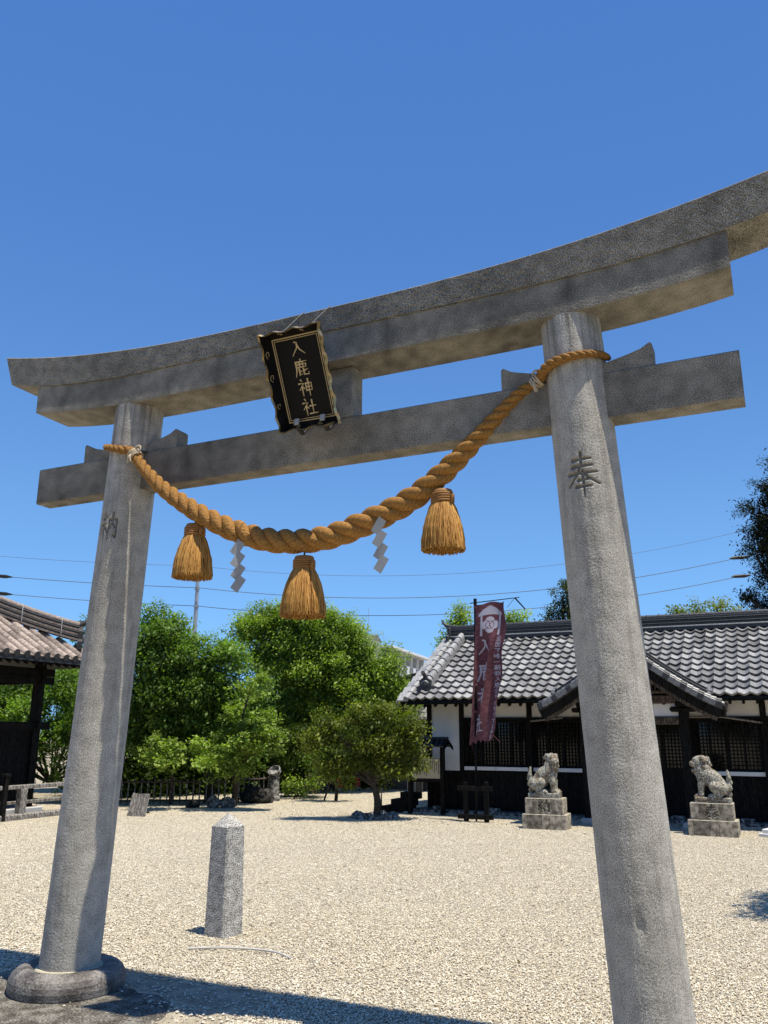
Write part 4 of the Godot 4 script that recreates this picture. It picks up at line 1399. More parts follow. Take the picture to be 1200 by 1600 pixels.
# ------------------------------------------------------------------ the pavilion at the left
func pavilion():
	var t := thing("water_pavilion", "open dark timber pavilion with weathered brown barrel-tile hip roof, at left", "pavilion")
	var ex := -10.3
	var zn := -4.4
	var zf := -9.0
	var ey := 3.0
	var ax := -12.6
	var ay := 4.28
	var zm := (zn + zf) / 2
	var A := Vector3(ax, ay, zm)
	var dk := MB.new()
	var P := [Vector3(ex, ey, zn), Vector3(ex, ey, zf), Vector3(-14.9, ey, zf), Vector3(-14.9, ey, zn)]
	for i in 4:
		dk.tri(P[i], P[(i + 1) % 4], A, Vector3.UP)
		dk.tri(P[i] - Vector3(0, 0.09, 0), P[(i + 1) % 4] - Vector3(0, 0.09, 0), A - Vector3(0, 0.09, 0), Vector3.DOWN)
		dk.quad(P[i], P[(i + 1) % 4], P[(i + 1) % 4] - Vector3(0, 0.09, 0), P[i] - Vector3(0, 0.09, 0), (P[i] + P[(i + 1) % 4]) * 0.5 - Vector3(ax, ey, zm))
	var roof := obj("roof", dk, M.tile_dark, t)
	# barrel tiles in rolls down the face that looks into the court, and a few on the far face
	var rise := (ay - ey) / (ex - ax)
	var run := ex - ax
	var sdir := Vector3(1, -rise, 0).normalized()
	var seg := 0.30
	var cols := 19
	var dz := (zn - zf) / cols
	var piece := MB.new()
	var arc := [PackedVector3Array(), PackedVector3Array()]
	for i in 9:
		var a := PI * i / 8.0
		arc[0].append(Vector3(cos(a) * 0.070, sin(a) * 0.070, 0.0))
		arc[1].append(Vector3(cos(a) * 0.066, sin(a) * 0.066, -seg))
	piece.surf(arc, -1.0)
	for i in 8:
		piece.tri(arc[0][i], arc[0][i + 1], Vector3.ZERO, Vector3(0, 0, 1))
	var barrel := piece.mesh(null)
	var nrm := Vector3(rise, 1, 0).normalized()
	var bas := Basis(Vector3(0, 0, -1), nrm, sdir)
	if bas.determinant() < 0: bas = Basis(Vector3(0, 0, 1), nrm, sdir)
	for c in cols:
		var z := zf + (c + 0.5) * dz
		var len := run * (1.0 - absf(z - zm) / ((zn - zf) / 2)) * sqrt(1 + rise * rise)
		var k := 0
		while k * seg < len - 0.05:
			var p := Vector3(ex, ey, z) - sdir * (k * seg) + nrm * (0.035 + rng.randf_range(-0.003, 0.003))
			var o := obj("barrel_tile", barrel, M["old_tile_%d" % (rng.randi() % 3)], roof)
			o.transform = Transform3D(bas * Basis(Vector3.UP, rng.randf_range(-0.012, 0.012)), p)
			k += 1
		var disc := MB.new()
		disc.rod(Vector3(ex - 0.02, ey + 0.03, z), Vector3(ex + 0.035, ey + 0.02, z), 0.068, 0.068, 14)
		obj("eave_disc", disc, M.tile_dark, roof)
		# shallow pan tile between the rolls
		var pan := MB.new()
		var lp := maxf(0.1, len)
		pan.bar(Vector3(ex + 0.02, ey + 0.008, z + dz / 2), Vector3(ex, ey, z + dz / 2) - sdir * (lp - 0.1), dz * 0.6, 0.02, 0.0, nrm)
		obj("pan_tile", pan, M.old_tile_2, roof)
	for c in 12:
		var x := ex - 0.2 - c * 0.24
		var len2 := maxf(0.15, ((zn - zf) / 2) * (1.0 - absf(x - ax) / run))
		var mb := MB.new()
		mb.rod(Vector3(x, ey + 0.05, zf), Vector3(x, ey + 0.05 + len2 * 0.55, zf + len2), 0.066, 0.066, 10)
		obj("barrel_tile", mb, M.old_tile_0, roof)
	# hip ridges: stacked thin courses, a roll on top, ornament at the lower end
	for zz in [zf, zn]:
		var hb := Vector3(ex - 0.40, ey + 0.40 * rise + 0.05, zz + signf(zm - zz) * 0.40)
		var he := A + Vector3(0, 0.04, 0)
		var n := 14
		for lay in 6:
			var mb := MB.new()
			for i in n:
				var f0 := float(i) / n
				var f1 := (i + 1.03) / n
				var s0 := 0.16 * pow(1.0 - f0, 3.0)
				var s1 := 0.16 * pow(1.0 - f1, 3.0) if f1 < 1 else 0.0
				mb.bar(hb.lerp(he, f0) + Vector3(0, 0.03 + lay * 0.052 + s0, 0), hb.lerp(he, f1) + Vector3(0, 0.03 + lay * 0.052 + s1, 0), 0.24 - 0.015 * lay + (0.03 if lay % 2 == 1 else 0.0), 0.05 if lay % 2 == 0 else 0.022, 0.004)
			obj("hip_course", mb, M.old_tile_2 if lay % 2 == 0 else M.tile_dark, roof)
		var tp := PackedVector3Array()
		for i in n + 1:
			var f := float(i) / n
			tp.append(hb.lerp(he, f) + Vector3(0, 0.34 + 0.16 * pow(1.0 - f, 3.0), 0))
		var rl := MB.new()
		rl.tube(tp, PackedFloat32Array([0.065]), 12)
		obj("hip_roll", rl, M.old_tile_0, roof)
		var d := (hb - he).normalized()
		var og := MB.new()
		og.xf = Transform3D(Basis.looking_at(-Vector3(d.x, 0, d.z).normalized()), hb + Vector3(d.x, 0, d.z) * 0.04)
		og.prism(PackedVector2Array([Vector2(-0.19, -0.02), Vector2(-0.21, 0.14), Vector2(-0.12, 0.2), Vector2(-0.14, 0.36), Vector2(-0.06, 0.42), Vector2(0, 0.60), Vector2(0.06, 0.42), Vector2(0.14, 0.36), Vector2(0.12, 0.2), Vector2(0.21, 0.14), Vector2(0.19, -0.02)]), -0.05, 0.05)
		og.lathe(Vector3(0, 0.2, 0.05), [Vector2(0.09, 0), Vector2(0.07, 0.05), Vector2(0, 0.07)], 14, Basis(Vector3.RIGHT, PI / 2))
		og.rod(Vector3(0, 0.5, -0.05), Vector3(0, 0.62, 0.22), 0.06, 0.05, 10)
		obj("hip_ornament", og, M.tile_dark, roof)
		for f in [0.13, 0.42, 0.7]:
			var tie := MB.new()
			var c := hb.lerp(he, f) + Vector3(0, 0.2 + 0.16 * pow(1.0 - f, 3.0), 0)
			var ring := PackedVector3Array()
			var side := d.cross(Vector3.UP).normalized()
			for k in 9:
				var a := PI * (k / 8.0)
				ring.append(c + side * cos(a) * 0.15 + Vector3(0, -0.15 + sin(a) * 0.37, 0))
			tie.tube(ring, PackedFloat32Array([0.008]), 6)
			obj("ridge_tie", tie, M.white_plate, roof)
	# timber: posts, beams, rafters, boarded lower part
	for x in [-11.2, -14.0]:
		for z in [-8.15, -5.25]:
			var mb := MB.new()
			mb.box(Vector3(x, 1.5, z), Vector3(0.17, 3.0, 0.17), 0.01)
			obj("post", mb, M.black_wood, t)
	for z in [-6.7]:
		var mb := MB.new()
		mb.box(Vector3(-11.2, 1.5, z), Vector3(0.15, 3.0, 0.15), 0.01)
		obj("post", mb, M.black_wood, t)
	for y in [2.78, 2.62, 1.72]:
		for x in [-11.2, -14.0]:
			var mb := MB.new()
			mb.box(Vector3(x, y, -6.7), Vector3(0.12, 0.15, 3.6), 0.008)
			obj("beam", mb, M.black_wood, t)
		for z in [-8.15, -5.25]:
			var mb := MB.new()
			mb.box(Vector3(-12.6, y + 0.002, z), Vector3(3.1, 0.145, 0.115), 0.008)
			obj("beam", mb, M.black_wood, t)
	for i in 22:
		var z := -8.85 + i * 0.2
		var mb := MB.new()
		mb.bar(Vector3(ex - 0.06, ey - 0.13, z), Vector3(ex - 1.1, ey + 0.45, z), 0.05, 0.07, 0.004)
		obj("rafter", mb, M.black_wood, t)
	for i in 15:
		var z := -8.03 + i * 0.19
		var mb := MB.new()
		mb.box(Vector3(-11.22, 0.95, z), Vector3(0.03, 1.45, 0.18), 0.004)
		obj("wall_board", mb, M.black_wood, t)
	for i in 14:
		var mb := MB.new()
		mb.box(Vector3(-13.9 + i * 0.19, 0.95, -8.17), Vector3(0.18, 1.45, 0.03), 0.004)
		obj("wall_board", mb, M.black_wood, t)
	var fl := MB.new()
	fl.box(Vector3(-12.6, 0.08, -6.7), Vector3(3.2, 0.2, 3.4), 0.02)
	obj("floor_slab", fl, M.concrete, t)

# ------------------------------------------------------------------ far buildings
func far_buildings():
	# pale apartment block behind the trees; its long front runs to the right and away
	var t := thing("apartment_building", "pale grey apartment block with balconies, far behind the trees", "apartment building", Vector3(-36.9, 0, -78.9), deg_to_rad(98.3))
	var Lb := 17.0
	var dpt := 9.0
	var top := 10.6
	var mb := MB.new()
	mb.box(Vector3(Lb / 2, top / 2, -dpt / 2), Vector3(Lb, top, dpt))
	obj("wall", mb, M.concrete, t)
	var rf := MB.new()
	rf.box(Vector3(Lb / 2, top + 0.15, -dpt / 2 + 0.5), Vector3(Lb + 0.6, 0.3, dpt + 1.6), 0.03)
	var roof := obj("roof", rf, M.rail_white, t)
	var ph := MB.new()
	ph.box(Vector3(1.7, top / 2 + 0.5, -3.0), Vector3(3.0, top + 1.0, 3.6))
	obj("stair_tower", ph, M.concrete, t)
	var hp := MB.new()
	hp.prism(PackedVector2Array([Vector2(0.0, top + 1.0), Vector2(3.4, top + 1.0), Vector2(1.7, top + 1.7)]), -5.0, -1.0)
	obj("tower_roof", hp, M.grey_wall, roof)
	for f in 4:
		var y := top - 2.75 - f * 2.75
		var sl := MB.new()
		sl.box(Vector3(Lb / 2, y, 0.65), Vector3(Lb, 0.18, 1.3), 0.02)
		obj("balcony_slab", sl, M.rail_white, t)
		for k in 6:
			var x := k * Lb / 6
			var ra := MB.new()
			ra.box(Vector3(x + 0.75, y + 0.65, 1.27), Vector3(1.1, 1.1, 0.06), 0.01)
			obj("balcony_panel", ra, M.rail_white, t)
			var bars := MB.new()
			for b in 9: bars.box(Vector3(x + 1.4 + b * 0.16, y + 0.6, 1.27), Vector3(0.035, 1.0, 0.035))
			bars.box(Vector3(x + 2.1, y + 1.15, 1.27), Vector3(1.6, 0.06, 0.06))
			obj("railing", bars, M.steel, t)
			var di := MB.new()
			di.box(Vector3(x, y + 1.3, 0.6), Vector3(0.14, 2.55, 1.2))
			obj("divider", di, M.concrete, t)
			var w := MB.new()
			w.box(Vector3(x + 1.45, y + 1.15, 0.0), Vector3(2.2, 2.0, 0.06))
			var win := obj("window", w, M.window_glass, t)
			var wf := MB.new()
			wf.box(Vector3(x + 1.45, y + 2.18, 0.03), Vector3(2.3, 0.08, 0.08))
			wf.box(Vector3(x + 1.45, y + 1.15, 0.035), Vector3(0.08, 2.0, 0.08))
			obj("frame", wf, M.rail_white, win)
	var an := MB.new()
	an.rod(Vector3(0.2, top + 0.3, -1.6), Vector3(0.2, top + 4.6, -1.6), 0.035, 0.02, 6)
	obj("antenna_pole", an, M.steel, roof)
	var tv := MB.new()
	tv.rod(Vector3(0.5, top + 0.3, -0.6), Vector3(0.5, top + 1.7, -0.6), 0.03, 0.03, 6)
	for k in 5: tv.rod(Vector3(0.1, top + 1.2 + (k % 2) * 0.35, -0.9 + k * 0.15), Vector3(0.9, top + 1.2 + (k % 2) * 0.35, -0.9 + k * 0.15), 0.015, 0.015, 5)
	obj("television_aerial", tv, M.steel, roof)
	# a lower house just behind the left end of the hall
	var h := thing("low_house", "low house with brown wall and ribbed grey lean-to roof behind the hall's left end", "house", Vector3(-6.6, 0, -18.6), 0.12)
	var b := MB.new()
	b.box(Vector3(0, 1.5, -1.6), Vector3(3.0, 3.0, 2.6))
	obj("wall", b, M.grey_wall, h)
	var up := MB.new()
	up.prism(PackedVector2Array([Vector2(-1.7, 3.0), Vector2(1.7, 3.0), Vector2(1.7, 3.12), Vector2(0, 3.5), Vector2(-1.7, 3.12)]), -3.1, -0.2)
	obj("roof", up, M.tile_dark, h)
	var lean := MB.new()
	lean.bar(Vector3(0, 2.28, -0.32), Vector3(0, 1.98, 0.55), 3.0, 0.04)
	var lr := obj("lean_to_roof", lean, M.tile_0, h)
	for k in 20:
		var r := MB.new()
		r.rod(Vector3(-1.45 + k * 0.152, 2.32, -0.32), Vector3(-1.45 + k * 0.152, 2.02, 0.57), 0.05, 0.05, 8)
		obj("tile_roll", r, M.tile_1, lr)
	for x in [-1.4, 1.4]:
		var p := MB.new()
		p.box(Vector3(x, 1.0, 0.45), Vector3(0.1, 2.0, 0.1))
		obj("post", p, M.brown_wood, h)

# ------------------------------------------------------------------ carved lion dogs on their pedestals
func smin(a: float, b: float, k: float) -> float:
	var h := maxf(k - absf(a - b), 0.0) / k
	return minf(a, b) - h * h * k * 0.25

func blob_mesh(bones: Array, lo: Vector3, hi: Vector3, cell: float, box_c: Vector3, box_h: Vector3, carve: Array, tint: Callable) -> ArrayMesh:
	# union of tapered capsules [a, ra, b, rb, blend], plus a rounded slab, as surface nets
	var nx := int(ceil((hi.x - lo.x) / cell)) + 1
	var ny := int(ceil((hi.y - lo.y) / cell)) + 1
	var nz := int(ceil((hi.z - lo.z) / cell)) + 1
	var F := PackedFloat32Array()
	F.resize(nx * ny * nz)
	F.fill(1.0)
	for bn in bones:
		var a: Vector3 = bn[0]
		var b: Vector3 = bn[2]
		var R := maxf(bn[1], bn[3]) + 0.06
		var l := (Vector3(minf(a.x, b.x), minf(a.y, b.y), minf(a.z, b.z)) - Vector3.ONE * R - lo) / cell
		var h := (Vector3(maxf(a.x, b.x), maxf(a.y, b.y), maxf(a.z, b.z)) + Vector3.ONE * R - lo) / cell
		var ab := b - a
		var L2 := maxf(ab.length_squared(), 1e-9)
		for k in range(maxi(0, int(l.z)), mini(nz, int(h.z) + 2)):
			for j in range(maxi(0, int(l.y)), mini(ny, int(h.y) + 2)):
				for i in range(maxi(0, int(l.x)), mini(nx, int(h.x) + 2)):
					var p := lo + Vector3(i, j, k) * cell
					var t := clampf((p - a).dot(ab) / L2, 0.0, 1.0)
					var d: float = p.distance_to(a + ab * t) - lerpf(bn[1], bn[3], t)
					var id := (k * ny + j) * nx + i
					F[id] = smin(F[id], d, bn[4])
	for k in nz:
		for j in ny:
			for i in nx:
				var p := lo + Vector3(i, j, k) * cell
				var id := (k * ny + j) * nx + i
				if p.y < box_c.y + box_h.y + 0.05:
					var q := (p - box_c).abs() - box_h
					var d := Vector3(maxf(q.x, 0), maxf(q.y, 0), maxf(q.z, 0)).length() + minf(maxf(q.x, maxf(q.y, q.z)), 0.0) - 0.015
					F[id] = smin(F[id], d, 0.02)
				for c in carve:
					var a: Vector3 = c[0]
					var b: Vector3 = c[1]
					var t := clampf((p - a).dot(b - a) / maxf((b - a).length_squared(), 1e-9), 0.0, 1.0)
					var d: float = c[2] - p.distance_to(a + (b - a) * t)
					if d > -0.03: F[id] = -smin(-F[id], -d, 0.012)
				if F[id] < 0.05: F[id] += 0.005 * fn.get_noise_3d(p.x * 14, p.y * 14, p.z * 14) + 0.002 * fn.get_noise_3d(p.x * 45, p.y * 45, p.z * 45)
	var vid := {}
	var vs := PackedVector3Array()
	var idx := PackedInt32Array()
	var off := [[0, 0, 0], [1, 0, 0], [0, 1, 0], [1, 1, 0], [0, 0, 1], [1, 0, 1], [0, 1, 1], [1, 1, 1]]
	var edges := [[0, 1], [2, 3], [4, 5], [6, 7], [0, 2], [1, 3], [4, 6], [5, 7], [0, 4], [1, 5], [2, 6], [3, 7]]
	for k in nz - 1:
		for j in ny - 1:
			for i in nx - 1:
				var base := (k * ny + j) * nx + i
				var val := []
				var neg := 0
				for o in off:
					var f: float = F[base + (o[2] * ny + o[1]) * nx + o[0]]
					val.append(f)
					if f < 0.0: neg += 1
				if neg == 0 or neg == 8: continue
				var sum := Vector3.ZERO
				var m := 0
				for e in edges:
					var fa: float = val[e[0]]
					var fb: float = val[e[1]]
					if (fa < 0.0) == (fb < 0.0): continue
					var t := fa / (fa - fb)
					var pa := Vector3(off[e[0]][0], off[e[0]][1], off[e[0]][2])
					var pb := Vector3(off[e[1]][0], off[e[1]][1], off[e[1]][2])
					sum += pa.lerp(pb, t)
					m += 1
				vid[base] = vs.size()
				vs.append(lo + (Vector3(i, j, k) + sum / m) * cell)
	var nrm := PackedVector3Array()
	nrm.resize(vs.size())
	var sy := nx
	var sz := nx * ny
	for base in vid:
		for ax in 3:
			var st: int = [1, sy, sz][ax]
			var s1: int = [sy, sz, 1][ax]
			var s2: int = [sz, 1, sy][ax]
			if (F[base] < 0.0) == (F[base + st] < 0.0): continue
			var q := [base, base - s1, base - s1 - s2, base - s2]
			var ok := true
			for b in q:
				if not vid.has(b): ok = false
			if not ok: continue
			var v := [vid[q[0]], vid[q[1]], vid[q[2]], vid[q[3]]]
			if F[base] < 0.0: v = [v[0], v[3], v[2], v[1]]
			# now clockwise seen from outside or not: settle by the field's own slope
			var g := Vector3.ZERO
			g[ax] = 1.0 if F[base] < 0.0 else -1.0
			var fc: Vector3 = (vs[v[2]] - vs[v[0]]).cross(vs[v[1]] - vs[v[0]])
			if fc.dot(g) < 0: v = [v[0], v[3], v[2], v[1]]
			idx.append_array(PackedInt32Array([v[0], v[1], v[2], v[0], v[2], v[3]]))
			for tr in [[0, 1, 2], [0, 2, 3]]:
				var fn_: Vector3 = (vs[v[tr[2]]] - vs[v[tr[0]]]).cross(vs[v[tr[1]]] - vs[v[tr[0]]])
				for w in tr: nrm[v[w]] += fn_
	var cols := PackedColorArray()
	for i in vs.size():
		nrm[i] = nrm[i].normalized()
		cols.append(tint.call(vs[i]))
	var a := []
	a.resize(Mesh.ARRAY_MAX)
	a[Mesh.ARRAY_VERTEX] = vs
	a[Mesh.ARRAY_NORMAL] = nrm
	a[Mesh.ARRAY_COLOR] = cols
	a[Mesh.ARRAY_INDEX] = idx
	var m := ArrayMesh.new()
	m.add_surface_from_arrays(Mesh.PRIMITIVE_TRIANGLES, a)
	return m

func lion_dog(head_turn: float, mouth_open: bool, lift: float) -> ArrayMesh:
	var B := []
	var cap := func(a: Vector3, ra: float, b: Vector3, rb: float, k := 0.03): B.append([a, ra, b, rb, k])
	# trunk: haunches, sloping back, deep chest
	cap.call(Vector3(-0.15, 0.22, 0), 0.125, Vector3(-0.02, 0.36, 0), 0.125, 0.05)
	cap.call(Vector3(-0.02, 0.36, 0), 0.125, Vector3(0.11, 0.47, 0), 0.120, 0.05)
	cap.call(Vector3(0.12, 0.36, 0), 0.105, Vector3(0.13, 0.50, 0), 0.105, 0.05)
	for s in [-1.0, 1.0]:
		cap.call(Vector3(0.11, 0.42, 0.075 * s), 0.070, Vector3(0.155, 0.26, 0.088 * s), 0.052, 0.04)
		cap.call(Vector3(0.155, 0.26, 0.088 * s), 0.050, Vector3(0.165, 0.13, 0.088 * s), 0.046, 0.03)
		cap.call(Vector3(0.165, 0.115, 0.088 * s), 0.046, Vector3(0.225, 0.10, 0.092 * s), 0.040, 0.02)
		for f in 3: cap.call(Vector3(0.235, 0.10, 0.092 * s + (f - 1) * 0.026), 0.022, Vector3(0.262, 0.092, 0.092 * s + (f - 1) * 0.028), 0.018, 0.010)
		# hind leg folded: haunch, knee forward and up, hock back on the slab
		cap.call(Vector3(-0.16, 0.21, 0.10 * s), 0.095, Vector3(-0.04, 0.24, 0.125 * s), 0.075, 0.03)
		cap.call(Vector3(-0.04, 0.24, 0.125 * s), 0.062, Vector3(-0.10, 0.12, 0.125 * s), 0.048, 0.02)
		cap.call(Vector3(-0.12, 0.105, 0.125 * s), 0.042, Vector3(0.02, 0.10, 0.128 * s), 0.036, 0.02)
		for f in 3: cap.call(Vector3(0.02, 0.10, 0.128 * s + (f - 1) * 0.022), 0.020, Vector3(0.048, 0.092, 0.128 * s + (f - 1) * 0.024), 0.016, 0.010)
	# tail: upright flame of curls
	for q in [[-0.255, 0.13, 0.0, 0.055], [-0.275, 0.22, 0.035, 0.045], [-0.275, 0.23, -0.035, 0.045], [-0.28, 0.31, 0.0, 0.050], [-0.275, 0.37, 0.028, 0.034], [-0.28, 0.38, -0.026, 0.034], [-0.27, 0.44, 0.0, 0.028]]:
		cap.call(Vector3(q[0], q[1], q[2]), q[3], Vector3(q[0] + 0.012, q[1] + 0.045, q[2] * 0.8), q[3] * 0.72, 0.014)
	# head, turned on the neck
	var rot := Basis(Vector3.UP, head_turn)
	var hc := Vector3(0.145, 0.595 + lift, 0)
	var hd := func(x: float, y: float, z: float) -> Vector3: return hc + rot * (Vector3(x, y, z) * 1.13)
	cap.call(Vector3(0.115, 0.47, 0), 0.115, hd.call(-0.01, 0.0, 0), 0.105, 0.04)
	cap.call(hd.call(-0.02, 0.03, 0), 0.105, hd.call(0.03, 0.025, 0), 0.10, 0.03)
	cap.call(hd.call(0.06, 0.0, 0.03), 0.058, hd.call(0.115, -0.005, 0.022), 0.048, 0.02)
	cap.call(hd.call(0.06, 0.0, -0.03), 0.058, hd.call(0.115, -0.005, -0.022), 0.048, 0.02)
	cap.call(hd.call(0.13, 0.018, -0.018), 0.024, hd.call(0.13, 0.018, 0.018), 0.024, 0.012)
	var jaw := -0.092 if mouth_open else -0.066
	cap.call(hd.call(0.03, jaw + 0.015, 0), 0.062, hd.call(0.105, jaw, 0), 0.043, 0.012)
	for s in [-1.0, 1.0]:
		cap.call(hd.call(0.075, 0.062, 0.045 * s), 0.028, hd.call(0.09, 0.060, 0.016 * s), 0.022, 0.010)
		cap.call(hd.call(0.092, 0.043, 0.042 * s), 0.017, hd.call(0.093, 0.043, 0.042 * s), 0.017, 0.006)
		cap.call(hd.call(-0.02, 0.085, 0.082 * s), 0.034, hd.call(-0.055, 0.045, 0.108 * s), 0.026, 0.012)
		cap.call(hd.call(0.055, -0.05, 0.055 * s), 0.03, hd.call(0.09, -0.06, 0.04 * s), 0.022, 0.012)
		# mane and beard curls
		for q in [[0.02, -0.07, 0.088], [-0.035, -0.03, 0.105], [-0.05, -0.10, 0.098], [0.0, -0.13, 0.085], [-0.095, -0.04, 0.075], [-0.10, -0.12, 0.07], [-0.09, 0.05, 0.06], [0.05, -0.115, 0.06], [-0.06, -0.165, 0.075]]:
			cap.call(hd.call(q[0], q[1], q[2] * s), 0.030, hd.call(q[0] - 0.012, q[1] - 0.022, q[2] * s), 0.022, 0.010)
	for q in [[-0.12, 0.01], [-0.125, -0.08], [-0.10, 0.08], [-0.115, -0.16]]: cap.call(hd.call(q[0], q[1], 0), 0.034, hd.call(q[0] - 0.02, q[1] - 0.03, 0), 0.024, 0.010)
	var carve := []
	if mouth_open:
		carve.append([hd.call(0.10, -0.048, -0.05), hd.call(0.16, -0.05, 0.0), 0.020]); carve.append([hd.call(0.10, -0.048, 0.05), hd.call(0.16, -0.05, 0.0), 0.020])
	else:
		carve.append([hd.call(0.06, -0.042, -0.075), hd.call(0.16, -0.04, -0.01), 0.007]); carve.append([hd.call(0.06, -0.042, 0.075), hd.call(0.16, -0.04, 0.01), 0.007])
	for s in [-1.0, 1.0]: carve.append([hd.call(0.075, 0.03, 0.06 * s), hd.call(0.112, 0.028, 0.03 * s), 0.008])
	return blob_mesh(B, Vector3(-0.40, -0.03, -0.25), Vector3(0.40, 0.84, 0.25), 0.0115, Vector3(-0.01, 0.035, 0), Vector3(0.265, 0.03, 0.15), carve,
		func(p):
			# pale lichen in patches, reddish weathering on the back
			var k: float = fn.get_noise_3d(p.x * 9, p.y * 9, p.z * 9)
			var r: float = fn.get_noise_3d(p.x * 4 + 7, p.y * 4, p.z * 4)
			if k > 0.36: return Color(1.7, 1.75, 1.6)
			if r > 0.10: return Color(0.72, 0.62, 0.54)
			return Color(1.1, 1.08, 0.98))

func carved_block(w: float, h: float, d: float, glyph: String, gs: float, dark: float) -> MB:
	var mb := MB.new()
	mb.colored = true
	mb.col = Color.WHITE
	mb.box(Vector3(0, h / 2, -0.006), Vector3(w, h, d - 0.012), 0.010)
	var n := 66
	var mrows := int(66 * h / w)
	var st := strokes(glyph) if glyph else []
	var g := []
	var cols := []
	for j in mrows + 1:
		var row := PackedVector3Array()
		var cr := PackedColorArray()
		for i in n + 1:
			var x := lerpf(-w / 2 + 0.009, w / 2 - 0.009, float(i) / n)
			var y := lerpf(0.009, h - 0.009, float(j) / mrows)
			var z := d / 2 + 0.0025 * fn.get_noise_2d(x * 9 + w * 40, y * 9)
			var k := 1.0
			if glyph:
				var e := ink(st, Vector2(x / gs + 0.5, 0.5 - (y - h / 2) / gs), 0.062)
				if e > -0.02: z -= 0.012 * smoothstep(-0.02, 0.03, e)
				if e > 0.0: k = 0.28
			var stain := fn.get_noise_3d(x * 5.0 + w * 30, y * 0.8, 3.0)
			if stain > 0.12: k *= 0.55
			row.append(Vector3(x, y, z))
			cr.append(Color(k, k * 0.96, k * 0.92))
		g.append(row)
		cols.append(cr)
	mb.surf(g, 1.0, cols)
	return mb

func statues():
	# [centre, turn of the base, statue faces right?]
	for q in [[Vector3(-1.42, 0, -10.62), "offer", 0.06, "left", 0.0], [Vector3(1.30, 0, -10.86), "dedicate", 0.0, "right", 0.0]]:
		var left: bool = q[3] == "left"
		var p := thing("statue_pedestal", "two-step stone pedestal under the closed-mouthed lion dog" if left else "two-step stone pedestal under the open-mouthed lion dog by the right pillar", "pedestal", q[0], q[2], "pedestals of the lion dogs")
		var low := carved_block(0.765, 0.25, 0.50, "", 1.0, 0.0)
		obj("lower_block", low, M.pedestal_stone, p)
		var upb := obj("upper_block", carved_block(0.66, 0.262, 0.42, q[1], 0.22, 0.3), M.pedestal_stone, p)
		upb.position.y = 0.25
		var m := lion_dog(-0.95 if left else 0.12, not left, 0.0 if left else -0.01)
		var s := obj("lion_dog_statue", m, M.statue_stone)
		s.position = q[0] + Vector3(0.0 if left else 0.02, 0.512, 0)
		s.rotation.y = q[2] + (0.0 if left else PI)
		s.scale = Vector3(0.97, 1.03, 0.97) if left else Vector3(1.0, 1.03, 1.0)
		tag(s, "weathered stone lion dog seated with mouth shut, head turned toward the viewer" if left else "lichen-spotted stone lion dog seated in profile with mouth open", "statue", "stone lion dogs before the hall")

# ------------------------------------------------------------------ banner
func banner_print() -> ImageTexture:
	var img := Image.create_empty(320, 1440, false, Image.FORMAT_RGB8)
	var cloth := G(0.135, 1, 0.42, 0.49).linear_to_srgb()
	img.fill(cloth)
	var b := noise_bytes(256, 98, 0.02)
	for y in 1440:
		for x in 320:
			var k := 1.0 + (b[(y % 256) * 256 + (x % 256)] - 127) * 0.0012
			img.set_pixel(x, y, Color(cloth.r * k, cloth.g * k, cloth.b * k))
	var white := Color(0.68, 0.67, 0.71)
	# emblem: a roof on two posts over a four-lobed crest
	for y in range(30, 190):
		for x in range(20, 310):
			var q := Vector2(x - 150, y)
			var top := 34.0 + absf(q.x) * 0.42 - 6.0 * cos(q.x * 0.03)
			var bot := 124.0 + 0.0009 * q.x * q.x
			if absf(q.x) < 118 and y > top + maxf(0, absf(q.x) - 70) * 0.5 and y < bot: img.set_pixel(x, y, white)
	for x in [58, 236]: img.fill_rect(Rect2i(x, 132, 20, 210), white)
	for y in range(140, 330):
		for x in range(70, 232):
			var q := Vector2(x - 150, y - 232)
			var lobes := 9.0
			for k in 4: lobes = minf(lobes, (q - Vector2(0, -42).rotated(k * PI / 2)).length() / 44.0)
			var line := absf(q.x * 0.8 - q.y * 0.6 + 10 * sin(q.y * 0.05)) < 3.0 or absf(q.x * 0.6 + q.y * 0.8 + 10 * sin(q.x * 0.05)) < 3.0 or absf(q.length() - 40) < 3.0
			if lobes < 1.0 and not line: img.set_pixel(x, y, white)
	var k := 0
	for gl in ["enter", "deer", "god", "shrine"]:
		paint_glyph(img, gl, Vector2(98, 450 + k * 262), Vector2(130, 190), 0.045, white)
		k += 1
	k = 0
	for gl in ["whole", "country", "de", "only", "one", "revive", "self", "enter", "deer", "lord", "wo", "o", "worship", "ri", "su", "ru", "god", "shrine"]:
		paint_glyph(img, gl, Vector2(262, 380 + k * 59), Vector2(52, 54), 0.055, white)
		k += 1
	return ImageTexture.create_from_image(img)

